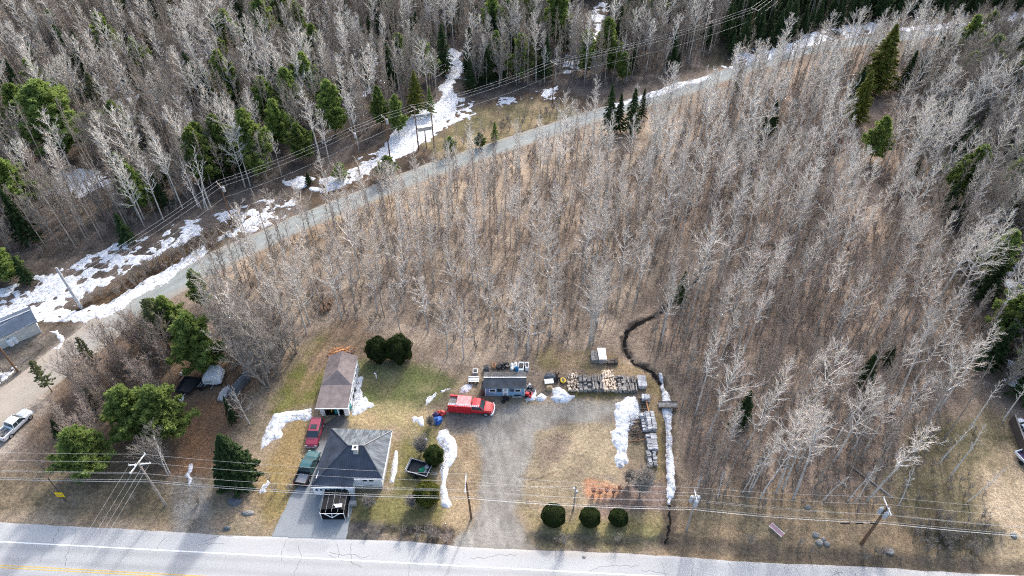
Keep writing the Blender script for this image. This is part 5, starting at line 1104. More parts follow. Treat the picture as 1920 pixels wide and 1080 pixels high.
p = gp(423, 738); t = thing('boat', 'pale blue grey upturned boat beside the small dark fir', 'boat', p, R(80)); w = MB(); w.loft([[(x, -b, .1), (x, -b*.9, z), (x, 0, z+.1), (x, b*.9, z), (x, b, .1)] for x, b, z in ((-1.6, .5, .45), (-.6, .65, .6), (.6, .6, .6), (1.5, .1, .35))]); obj('hull', w, 'silver', t)
for i, (x, y, s_) in enumerate(((341, 703, .25), (347, 712, .35))):
    w = MB(); w.box((0, 0, .3), (.3, .25, .6), .5); tag(obj('jug', w, 'white_paint'), ['white jug lying left of the black trailer', 'white jug at the corner of the black trailer'][i], 'jug').location = gp(x, y)
# --- small yard trailer with green load
t = trailer(787, 884, 3.1, 2.1, R(-17), 'small open utility trailer with pale rails between the two dark bushes', rail=.5, tongue=1.1)
w = MB(); p = W(787, 884); w.box((-1.62, 0, .95), (.06, 2.1, .8)); o = obj('tailgate', w, 'galv', t)
w = MB(); w.blob((.3, -.3, .75), (.35, .3, .2), 4, .3).blob((.6, -.1, .8), (.2, .35, .2), 5, .3); o = tag(obj('hose_coil', w, 'green_plastic'), 'green plastic things lying in the small utility trailer', 'hose'); o.location = (p.x, p.y, 0)
w = MB(); w.blob((1.0, .2, .8), (.35, .4, .2), 7, .3).blob((.9, -.45, .7), (.25, .25, .2), 8, .3); o = tag(obj('plastic_bag', w, 'silver'), 'grey bags lying in the small utility trailer', 'bag'); o.location = (p.x, p.y, 0)
# tarps near the red truck
p = W(821, 790); w = MB(); w.blob((0, 0, .3), (.75, .85, .5), 11, .25, 9, 5); tag(obj('tarp', w, 'tarp_blue'), 'crumpled blue tarp heap behind the red truck', 'tarp').location = (p.x, p.y, 0)
p = W(828, 777); w = MB(); w.blob((0, 0, .3), (.8, .5, .45), 12, .3, 9, 5).box((.9, .3, .4), (1.3, .25, .12), .35); tag(obj('plastic_sled', w, 'tarp_red'), 'red plastic heap behind the blue tarp', 'plastic sheet').location = (p.x, p.y, 0)
p = W(818, 780); w = MB(); w.blob((0, 0, .35), (.6, .5, .35), 14, .3, 9, 5); tag(obj('tarp', w, 'purple'), 'dark purple bundle left of the blue and red plastic', 'tarp').location = (p.x, p.y, 0)
w = MB(); w.blob((0, 0, .15), (.35, .25, .2), 15, .3, 9, 5); tag(obj('garden_stone', w, 'white_paint'), 'small white bag on the bare soil above the round bush', 'bag').location = W(798, 826)
w = MB(); w.tube((0, 0, 0), (0, .1, .9), .09, .07).tube((0, .1, .9), (-.3, .2, 1.05), .08); tag(obj('standpipe', w, 'white_paint'), 'small white hooked pipe standing in the lawn', 'pipe').location = W(706, 709)
p = W(838, 1012)
# rocks
for i, (x, y, rx, ry, rz_, m, lb) in enumerate(((441, 941, 1.0, .62, .45, 'rock_dark', 'dark boulder at the foot of the pointed spruce'), (1529, 1004, .5, .4, .22, 'rock', 'grey boulder, upper left one of the roadside group'), (1536, 1018, .5, .42, .22, 'rock', 'grey boulder in the middle of the roadside group'),
        (1550, 1020, .38, .34, .2, 'rock', 'small boulder at the right end of the roadside group'), (1543, 1012, .3, .3, .18, 'rock', 'smallest boulder inside the roadside group'), (1668, 1034, .6, .42, .12, 'rock', 'flat grey rock near the right utility pole'),
        (1899, 1005, .45, .45, .2, 'rock', 'grey rock at the right end of the verge'), (1513, 953, .5, .3, .2, 'rock', 'small flat stone in the grass under the wires'), (465, 962, .9, .35, .2, 'rock', 'flat grey slab right of the dark boulder'),
        (426, 991, .5, .3, .25, 'rock_dark', 'small black stone by the highway edge'), (597, 790, .3, .3, .1, 'rock', 'small stone by the maroon car'), (1095, 1045, .25, .2, .12, 'rock', 'small stone on the highway shoulder'))):
    w = MB(); w.blob((0, 0, rz_*.4), (rx, ry, rz_), 40+i, .14, 12, 8); tag(obj('boulder', w, m, smooth=False), lb, 'rock').location = gp(x, y)
# brush clumps by the road
M['soil'] = mat('dark soil clumps', (.06, .048, .038), .95, .4, 3)
for i, (x, y, r1_) in enumerate(((838, 1014, 1.7), (815, 1008, 1.0), (690, 1000, .9))):
    p = W(x, y); tree('dark_brush', BUSHY[i], p.x, p.y, .14*r1_, ['dark tangled roadside brush left of the gravel drive', 'smaller dark brush on the roadside bank', 'bare brush at the end of the asphalt driveway'][i], 'brush', sx=1.9)
# fallen board sign
p = gp(1455, 996); t = thing('board_sign', 'faded red and white board sign lying in the roadside grass', 'sign', p, R(-52)); w = MB(); w.box((0, 0, .35), (2.0, .5, .08), 0, ('X', .5)); obj('panel', w, 'pink', t)
w = MB(); w.box((0, -.26, .27), (2.0, .06, .07)).box((0, .26, .50), (2.0, .06, .07)); obj('edge_strip', w, 'white_paint', t); w = MB(); w.tube((.9, -.1, 0), (.95, .9, .8), .04); obj('post', w, 'wood_pale', t)
# yellow road sign
p = gp(124, 941); t = thing('road_sign', 'yellow warning sign on a dark leaning post by the highway', 'road sign', p); w = MB(); w.tube((0, 0, -.3), (-.25, .35, 5.2), .09, .07); obj('post', w, 'wood_dark', t)
w = MB(); w.box((-.05, -.03, 1.75), (1.05, .04, 1.05), 0); o = obj('sign_panel', w, 'sign_yellow', t); w = MB()
for a in (-.3, 0, .3): w.box((-.05+a*.9, -.055, 1.75), (.13, .01, .5 if a else .28))
obj('symbol', w, 'tan_box', o)
M['log'] = mat('grey fallen trunk', (.34, .31, .28), .9, .3, 2)
LG = []
for poly, n in ((ZC, 20), (ZA, 8)):
    X, Y, r = scatter(poly, 7.0, 77); k = r.permutation(len(X))[:n]
    for i in k: LG.append((float(X[i]), float(Y[i]), float(r.uniform(0, 3.14)), float(r.uniform(5, 10))))
LG.sort(key=lambda q: q[1]); P = np.array([q[:2] for q in LG]); Dm = np.sqrt(((P[:, None]-MW[None])**2).sum(-1)); nr_ = Dm.argmin(1)
for m_ in set(nr_):
    for r_, i in enumerate(sorted(np.where(nr_ == m_)[0], key=lambda i: Dm[i, m_])):
        x, y, a, l = LG[i]; z = hz1(x, y); w = MB(); pv = Vector((-l/2*math.cos(a), -l/2*math.sin(a), .12)); rr = random.Random(int(i)); q = Vector(pv); d = Vector((math.cos(a), math.sin(a), 0))
        for s_ in range(5): q2 = q+d*l/5+Vector((rr.gauss(0, .1), rr.gauss(0, .1), 0)); w.tube(q, q2, .15-.022*s_, .15-.022*(s_+1), 7); q = q2
        for s_ in range(4): b0 = pv+d*l*rr.uniform(.4, .95); w.tube(b0, b0+Vector((rr.gauss(0, .6), rr.gauss(0, .6), rr.uniform(.1, .6))), .04, .01, 4)
        tag(obj('fallen_log', w, 'log'), 'grey fallen trunk, '+ORD[r_]+'nearest to '+MARKS[m_][2], 'log', 'fallen trunks in the woods').location = (x, y, z)
# --- right edge deck with vehicles
p = W(1893, 795); q = W(1913, 850); a_ = math.atan2(q.y-p.y, q.x-p.x)
t = thing('deck_wall', 'dark wooden fence wall at the right edge beside the parked cars', 'fence', (p.x, p.y, 0), a_); L_ = (q-p).length
w = MB(); w.box((L_/2, .05, .9), (L_+1, .12, 1.8)); obj('panel', w, 'wood_dark', t); w = MB(); w.box((L_/2, .05, 1.84), (L_+1, .22, .08)); obj('top_rail', w, 'wood_grey', t)
p = W(1916, 838); w = MB(); w.box((0, 0, .4), (3.2, 1.3, .8)); tag(obj('ramp', w, 'concrete'), 'grey concrete step between the cars and the purple topped trailer', 'step').location = (p.x+1.2, p.y, 0)
# ---------------------------------------------------------------- vehicles (x forward, y left)
def rsec(x, w, z0, z1, top=.92, sh=.62):
    return [(x, -w*.93, z0), (x, w*.93, z0), (x, w, z0+(z1-z0)*.25), (x, w, z0+(z1-z0)*sh), (x, w*top, z1), (x, w*top*.5, z1+.015), (x, -w*top*.5, z1+.015), (x, -w*top, z1), (x, -w, z0+(z1-z0)*sh), (x, -w, z0+(z1-z0)*.25)]
def wheels(t, xs, w, r, wd=.24):
    for x in xs:
        for s in (-1, 1):
            a = MB(); a.tube((x, s*(w-wd*.7), r), (x, s*(w+.02), r), r, n=18); o = obj('wheel', a, 'tyre', t); b = MB(); b.tube((x, s*(w-.02), r), (x, s*(w+.035), r), r*.58, n=14); obj('rim', b, 'galv', o)
def cabin(t, x0, x1, x2, x3, w, z0, z1, m, tw=.8, slope=.9, rails=False):
    """glass house: x0 rear foot, x1 rear roof edge, x2 front roof edge, x3 windscreen foot; roof, pillars and panes"""
    W0, W1 = w*.94, w*tw
    g = MB(); g.loft([[(x0, -W0, z0), (x0, W0, z0), (x1, W1, z1-.05), (x1, -W1, z1-.05)], [(x3, -W0, z0), (x3, W0, z0), (x2, W1, z1-.05), (x2, -W1, z1-.05)]]); obj('windows', g, 'wind', t)
    r = MB(); r.loft([[(x1-.05, -W1-.01, z1-.06), (x1-.05, W1+.01, z1-.06), (x1-.02, W1*.9, z1+.01), (x1-.02, -W1*.9, z1+.01)], [((x1+x2)/2, -W1-.02, z1-.05), ((x1+x2)/2, W1+.02, z1-.05), ((x1+x2)/2, W1*.9, z1+.045), ((x1+x2)/2, -W1*.9, z1+.045)], [(x2+.04, -W1-.01, z1-.06), (x2+.04, W1+.01, z1-.06), (x2, W1*.9, z1+.01), (x2, -W1*.9, z1+.01)]])
    obj('roof', r, m, t)
    q = MB()
    for s in (-1, 1):
        q.tube((x0, s*W0, z0), (x1, s*W1, z1-.03), .045, n=4).tube((x3, s*W0, z0), (x2, s*W1, z1-.03), .04, n=4)
        k = 3 if x2-x1 > 1.6 else 2
        for j in range(1, k): xm = x1+(x2-x1)*j/k; q.tube((xm-.05, s*W0, z0), (xm, s*W1, z1-.04), .04, n=4)
    obj('pillars', q, m, t)
def lamps(t, xf, xr, w, z, zr=None):
    for s in (-1, 1):
        a = MB(); a.box((xf, s*w*.72, z), (.08, w*.34, .16)); obj('headlight', a, 'chrome', t)
        b = MB(); b.box((xr, s*w*.86, zr or z+.1), (.06, w*.2, .28)); obj('tail_light', b, 'tarp_red', t)
def mirrors(t, x, w, z, m='black'):
    for s in (-1, 1): a = MB(); a.box((x, s*(w+.12), z), (.12, .2, .16)); obj('mirror', a, m, t)
def suv(loc, rz, lb):
    t = thing('parked_car', lb, 'car', loc, rz); w = .93
    b = MB(); b.loft([rsec(-2.42, w*.9, .45, .85), rsec(-2.3, w*.97, .3, 1.02), rsec(-1, w, .28, 1.05), rsec(.6, w, .28, 1.04), rsec(1.35, w*.99, .3, 1.0), rsec(2.1, w*.93, .32, .88, .88), rsec(2.42, w*.8, .4, .7)]); obj('body', b, 'maroon', t, smooth=False)
    cabin(t, -2.3, -2.02, .35, 1.12, w, 1.0, 1.68, 'maroon')
    b = MB(); b.box((-.35, 0, 1.735), (.75, .9, .03)); obj('sunroof', b, 'glass', t); b = MB(); b.box((2.42, 0, .5), (.1, 1.5, .24)); obj('front_bumper', b, 'silver', t)
    b = MB(); b.box((-2.45, 0, .5), (.1, 1.6, .2)); obj('rear_bumper', b, 'silver', t); wheels(t, (-1.45, 1.5), w, .35); lamps(t, 2.36, -2.4, w, .72); mirrors(t, .85, w, 1.05); return t
def pickup(loc, rz, lb, m, bedm, crew=True, bedc='silver', lower=None, bumper='chrome'):
    t = thing('pickup_truck', lb, 'pickup', loc, rz); w = .98; lo = lower or m
    b = MB(); b.loft([rsec(-.9, w, .4, 1.08), rsec(.9, w, .4, 1.08), rsec(1.6, w, .4, 1.1), rsec(2.3, w*.95, .42, 1.0, .88), rsec(2.62, w*.85, .5, .85)]); obj('body', b, m, t)
    b = MB(); b.box((-1.78, 0, .58), (1.74, 1.8, .12)); obj('bed_floor', b, bedc, t)
    b = MB()
    for s in (-1, 1): b.box((-1.78, s*.9, .78), (1.76, .16, .62))
    b.box((-.97, 0, .8), (.1, 1.64, .56)); obj('bed_side', b, lo, t)
    b = MB(); b.box((-2.68, 0, .78), (.08, 1.9, .56)); obj('tailgate', b, lo, t)
    cabin(t, -.85, -.62, .6, 1.25, w, 1.06, 1.72, m); b = MB(); b.box((2.66, 0, .55), (.12, 1.75, .22)); obj('front_bumper', b, bumper, t); b = MB(); b.box((-2.8, 0, .5), (.14, 1.7, .18)); obj('rear_bumper', b, bumper, t)
    wheels(t, (-1.75, 1.75), w, .39); lamps(t, 2.58, -2.73, w, .82, .8); mirrors(t, 1.0, w, 1.15); return t
a = W(597, 784, .8); b = W(582, 838, .8); c = (a+b)/2; suv((c.x, c.y, 0), math.atan2(b.y-a.y, b.x-a.x), 'maroon wagon parked nose toward the highway, between the garage and the house')
a = W(590, 846, .8); b = W(562, 907, .8); c = (a+b)/2; pickup((c.x, c.y, .03), math.atan2(a.y-b.y, a.x-b.x), 'dark teal pickup with an empty grey bed beside the slate roofed house', 'teal', 'silver', lower='black', bumper='dark_metal')
a = W(52, 771, .8); b = W(2, 818, .8); c = (a+b)/2; t = pickup((c.x, c.y, .02), math.atan2(a.y-b.y, a.x-b.x), 'white pickup parked on the gravel at the left edge', 'white_paint', 'silver')
w = MB(); r = random.Random(5)
for k in range(12): w.box((-1.8+r.uniform(-.6, .6), r.uniform(-.6, .6), .75+r.uniform(0, .25)), (r.uniform(.2, .9), r.uniform(.1, .3), .1), r.uniform(0, 3))
o = tag(obj('scrap_load', w, 'wood_grey'), 'grey odds and ends lying in the bed of the white pickup', 'load'); o.location = t.location; o.rotation_euler = t.rotation_euler
# red service truck
a = W(924, 764, .9); b = W(845, 757, .9); c = (a+b)/2; ang = math.atan2(a.y-b.y, a.x-b.x)
t = thing('service_truck', 'red service truck with a tall utility box and a ladder rack', 'truck', (c.x, c.y-.1, 0), ang); w = 1.05
b = MB(); b.loft([rsec(.0, w*.95, .5, 1.25), rsec(1.7, w*.95, .5, 1.25), rsec(2.2, w*.95, .5, 1.28), rsec(2.95, w*.9, .5, 1.18, .85), rsec(3.3, w*.8, .6, 1.0)]); obj('body', b, 'red_paint', t)
cabin(t, .1, .25, 1.35, 2.05, w*.95, 1.22, 1.98, 'red_paint', .84)
b = MB()
for s in (-1, 1): b.box((-1.75, s*.98, 1.15), (3.4, .22, 1.5))
b.box((-.08, 0, 1.15), (.1, 1.74, 1.5)).box((-1.75, 0, .62), (3.4, 1.74, .12)).box((-1.0, 0, 1.92), (1.9, 2.15, .06)); obj('utility_box', b, 'red_paint', t)
b = MB(); b.box((-1.15, .1, 1.98), (2.1, 1.75, .06)); obj('box_roof', b, 'red_faded', t, label='sun faded pink red roof panel')
b = MB(); b.box((-2.85, .1, 1.5), (1.1, 1.7, .3)); obj('load_cover', b, 'wood_grey', t)
b = MB()
for k in range(7):
    for s in (1,): b.box((-3.2+k*.5, -1.1, 1.15), (.03, .03, 1.2))
obj('door_seam', b, 'maroon', t)
b = MB()
for s in (-1.02, -.78): b.tube((-3.4, s, 2.15), (1.3, s, 2.15), .035)
for k in range(17): b.tube((-3.3+k*.28, -1.02, 2.15), (-3.3+k*.28, -.78, 2.15), .03)
for k in (-3.3, -1.6, .0): b.tube((k, -1.0, 1.85), (k, -1.0, 2.15), .035)
obj('ladder_rack', b, 'white_paint', t)
b = MB(); b.loft([[(3.3+dx, y, .45), (3.45+dx, y, .45), (3.45+dx, y, .8), (3.3+dx, y, .8)] for y, dx in ((-1.15, -.25), (-.8, 0), (0, .1), (.8, 0), (1.15, -.25))]); obj('front_bumper', b, 'white_paint', t)
b = MB(); b.box((-3.5, 0, .55), (.15, 1.9, .2)); obj('rear_bumper', b, 'dark_metal', t)
wheels(t, (-2.0, 2.3), w*.97, .42, .3); lamps(t, 3.22, -3.46, w*.95, .92); mirrors(t, 1.8, w, 1.35)
# vehicles at the right edge
def sedan(loc, rz, m, lb):
    t = thing('parked_car', lb, 'car', loc, rz); w = .9
    b = MB(); b.loft([rsec(-2.3, w*.85, .4, .85), rsec(-1.6, w, .28, .95), rsec(.8, w, .28, .95), rsec(1.6, w*.97, .3, .88), rsec(2.3, w*.8, .35, .68)]); obj('body', b, m, t)
    cabin(t, -1.6, -.9, .35, 1.15, w, .92, 1.42, m); wheels(t, (-1.4, 1.4), w, .33); lamps(t, 2.22, -2.26, w, .65); mirrors(t, .8, w, .95)
p = W(1917, 818); sedan((p.x+.6, p.y+.3, 0), R(-80), 'white_paint', 'white car behind the dark fence wall at the right edge')
p = W(1924, 866); trailer(1926, 868, 3.4, 1.9, R(-75), 'purple floored trailer with white rims at the right edge', 'white_paint', 'purple', rail=.35, fl='white_paint')
# ---------------------------------------------------------------- utility poles and wires
def insul(mbx, p): mbx.tube(p, (p[0], p[1], p[2]+.22), .05, .035, 6)
def pole(base, top, name, lb, m, h_arm=None, arms=(), tr=0, r0=.16, cat='utility pole', grp=None, fuse=0, parts=True):
    """arms: (height, half length, direction angle)"""
    t = thing(name, lb, cat, base, 0, grp); T = Vector(top)-Vector(base); w = MB(); w.tube((0, 0, -.4), T, r0, r0*.62, 10); obj('shaft', w, m, t)
    at = []
    for ha, hl_, an in arms:
        c = T*(ha/T.z); d = Vector((math.cos(an), math.sin(an), 0)); a = MB(); dd = Vector((-d.y, d.x, 0))*.16
        a.loft([[c-d*hl_+dd+Vector((0, 0, -.06)), c-d*hl_+dd*.4+Vector((0, 0, -.06)), c-d*hl_+dd*.4+Vector((0, 0, .06)), c-d*hl_+dd+Vector((0, 0, .06))], [c+d*hl_+dd+Vector((0, 0, -.06)), c+d*hl_+dd*.4+Vector((0, 0, -.06)), c+d*hl_+dd*.4+Vector((0, 0, .06)), c+d*hl_+dd+Vector((0, 0, .06))]])
        o = obj('crossarm', a, 'white_paint' if name == 'utility_pole' else 'pole_grey', t); q = MB()
        for k in (-1, -.35, 1): insul(q, tuple(c+d*hl_*k*.95+dd*.7+Vector((0, 0, .06))))
        obj('insulator', q, 'white_paint', o)
    for k in range(tr):
        an = k*2*math.pi/3+.5; c = T*((T.z-1.9)/T.z)+Vector((math.cos(an), math.sin(an), 0))*.42; a = MB(); a.tube(c, c+Vector((0, 0, .95)), .27, n=12).tube(c+Vector((0, 0, .95)), c+Vector((0, 0, 1.05)), .27, .15, 12); o = obj('transformer', a, 'silver', t)
        q = MB(); q.tube(c+Vector((.08, 0, 1.0)), c+Vector((.12, 0, 1.35)), .04).tube(c+Vector((-.08, 0, 1.0)), c+Vector((-.12, 0, 1.35)), .04); obj('bushing', q, 'white_paint', o)
    return t
def wireline(name, pts, sag, r, lb, grp, m='wire'):
    mb = MB(); c = Vector(pts[0])
    for a, b in zip(pts[:-1], pts[1:]):
        a = Vector(a); b = Vector(b); n = 12; ps = [a.lerp(b, k/n)-Vector((0, 0, sag*4*(k/n)*(1-k/n)*(b-a).length/40)) for k in range(n+1)]; mb.path([p-c for p in ps], r, 4)
    o = obj(name, mb, m); o.location = c; return tag(o, lb, 'wire', grp)
def top_at(b, px, py, h):                      # a pole top seen at a photo point
    return W(px, py, h)
A = gp(312, 948); At = Vector((A.x-.5, A.y+.4, 9.6)); B = gp(884, 972); Bt = Vector((B.x-.3, B.y-.1, 9.0)); C_p = gp(1287, 995); Ct = Vector((C_p.x-.2, C_p.y+.1, 8.7)); D_p = gp(1615, 1020); Dt = Vector((D_p.x+.2, D_p.y+.1, 9.2)); E_p = gp(1075, 955); Et = Vector((E_p.x, E_p.y, 5.9))
hp = math.pi/2
pole(A, At, 'utility_pole', 'highway utility pole on the left with two white crossarms', 'pole_grey', arms=((9.3, 1.55, hp-.25), (9.0, 1.35, .12)))
pole(B, Bt, 'utility_pole', 'highway utility pole with a white crossarm beside the gravel drive', 'pole_wood', arms=((8.6, 1.35, hp),))
pole(C_p, Ct, 'utility_pole', 'highway utility pole with white transformers, right of the ditch', 'pole_grey', arms=((8.6, .7, hp),), tr=3)
pole(D_p, Dt, 'utility_pole', 'thick brown highway utility pole with grey transformers near the right corner', 'pole_wood', arms=((9.0, 1.2, hp),), tr=3, r0=.24)
t = pole(E_p, Et, 'service_pole', 'short service pole between the round shrubs', 'pole_grey', r0=.13); w = MB(); w.box((.15, -.1, 4.6), (.35, .25, .4)).box((-.25, 0, 5.2), (.25, .2, .25)); obj('meter_box', w, 'silver', t)
Lx, Rx = Vector((-120, 53.6, 9.0)), Vector((95, 40.2, 9.0))
for i, (dy, dz) in enumerate(((1.25, 0), (.1, .15), (-1.2, 0))):
    pts = [Lx+Vector((0, dy, dz)), Vector((At.x, At.y+dy*1.1, 9.45+dz)), Vector((Bt.x, Bt.y+dy, 8.85+dz)), Vector((Ct.x, Ct.y+dy*.7, 8.85+dz)), Vector((Dt.x, Dt.y+dy, 9.2+dz)), Rx+Vector((0, dy, dz))]
    wireline('power_wire', pts, .7, .009, ['highway power wire, farthest from the road', 'highway power wire, middle one on the crossarms', 'highway power wire, nearest to the road on the crossarms'][i], 'wires along the highway')
for i, (z, dy, r) in enumerate(((7.0, .1, .008), (6.0, -.2, .012), (5.75, -.32, .018), (5.5, -.2, .01))):
    pts = [Vector((-120, 53.6+dy, z)), Vector((At.x, At.y+dy, z)), Vector((Bt.x, Bt.y+dy, z)), Vector((Ct.x, Ct.y+dy, z)), Vector((Dt.x, Dt.y+dy, z)), Vector((95, 40.2+dy, z))]
    wireline('cable', pts, .8, r, ['thin neutral wire under the highway crossarms', 'upper telephone cable along the highway', 'thickest middle telephone cable along the highway', 'lowest telephone cable along the highway'][i], 'cables along the highway', 'wire' if i < 2 else 'galv')
w = MB()
for dx, l in ((-4.2, 1.1), (-2.4, .9), (-.7, .7)): w.tube((Dt.x+dx-l/2, Dt.y-.3, 5.62), (Dt.x+dx+l/2, Dt.y-.3, 5.62), .1)
tag(obj('splice_case', w, 'black'), 'black splice cases on the cable left of the right highway pole', 'splice case')
for i, dx in enumerate((-1.3, -.3, .5, 1.2)):
    wireline('service_wire', [(At.x+dx, At.y+.1, 9.1), (At.x+dx-3.2, At.y-22, 9.0)], .3, .009, 'thin wire crossing the highway from the left pole, %s' % ['leftmost', 'second from the left', 'third from the left', 'rightmost'][i], 'wires crossing the highway')
wireline('service_wire', [(Et.x, Et.y, 5.7), (Bt.x, Bt.y, 8.3)], .3, .01, 'thin wire from the service pole to the gravel drive pole', 'service wires')
wireline('service_wire', [(Et.x, Et.y, 5.8), (Ct.x, Ct.y, 8.2)], .3, .01, 'thin wire from the service pole to the pole right of the ditch', 'service wires')
wireline('service_wire', [(Bt.x, Bt.y, 7.2), (-21.5, 50.6, 2.9)], .3, .01, 'thin wire from the gravel drive pole down to the house porch', 'service wires')
# back line
BP = []
for i, (bx, by, hh, lb, tr, lx, ly) in enumerate(((34, 697, 9.5, 'brown utility pole in front of the cream cottage', 0, -.6, .3), (152, 576, 8.5, 'grey pole in the snow above the cottage', 0, -1.2, 1.0), (440, 428, 10.5, 'pole with a white transformer at the snowy wood edge', 1, -.2, .3), (675, 330, 11.3, 'brown pole in the snow strip, leftmost of the middle four', 1, 0, 0),
        (732, 300, 11, 'brown pole in the snow strip, second of the middle four', 1, 0, 0), (785, 281, 11, 'brown pole at the left end of the pole platform', 0, 0, 0), (814, 276, 11, 'brown pole at the right end of the pole platform', 0, 0, 0), (1036, 192, 11, 'brown pole in the thin snow above the grassy clearing', 0, 0, 0), (1398, 95, 12, 'pole at the far end of the line, among the dark evergreens', 0, 0, 0))):
    b = gp(bx, by); T = b+Vector((lx, ly, hh)); BP.append((b, T)); dirn = math.atan2(*(lambda d: (d.y, d.x))(Vector((BACK[12][0]-BACK[8][0], BACK[12][1]-BACK[8][1])))) + hp
    pole(b, T, 'wooden_pole', lb, 'pole_wood' if i != 1 else 'silver', arms=((hh-.25, 1.3, dirn),) if i != 1 else (), tr=tr, r0=.17 if i != 1 else .3, cat='utility pole')
d = Vector((math.cos(dirn), math.sin(dirn), 0))
farw = Vector((130, 285, 13))
for i, (k, dz) in enumerate(((-1.2, 0), (0, .1), (1.2, 0))):
    pts = [BP[j][1]+d*k+Vector((0, 0, dz)) for j in (0, 2, 3, 4, 5, 6, 7, 8)]+[farw+d*k]
    wireline('line_wire', pts, .8, .015, 'power line wire along the back road, %s' % ['farther side', 'middle', 'nearer side'][i], 'wires along the back road')
wireline('line_wire', [BP[j][1]-Vector((0, 0, 3.2)) for j in (0, 2, 3, 4, 5, 6, 7, 8)]+[farw-Vector((0, 0, 3))], .9, .014, 'lower cable of the back road power line', 'wires along the back road')
b5, b6 = BP[5][0], BP[6][0]; t = thing('pole_platform', 'white beam and grey equipment rack between the two brown poles', 'platform', (b5+b6)/2); v = (b6-b5)/2
w = MB(); w.tube(-v+Vector((0, -.2, 9)), v+Vector((0, -.2, 9)), .12); obj('beam', w, 'white_paint', t); w = MB(); w.box((0, 0, 5.4), (v.length*1.7, 1.0, .9), math.atan2(v.y, v.x)); obj('equipment', w, 'galv', t)
w = MB(); w.tube((0, 0, -.2), (0, 0, 5.4), .12); obj('post', w, 'pole_wood', t)
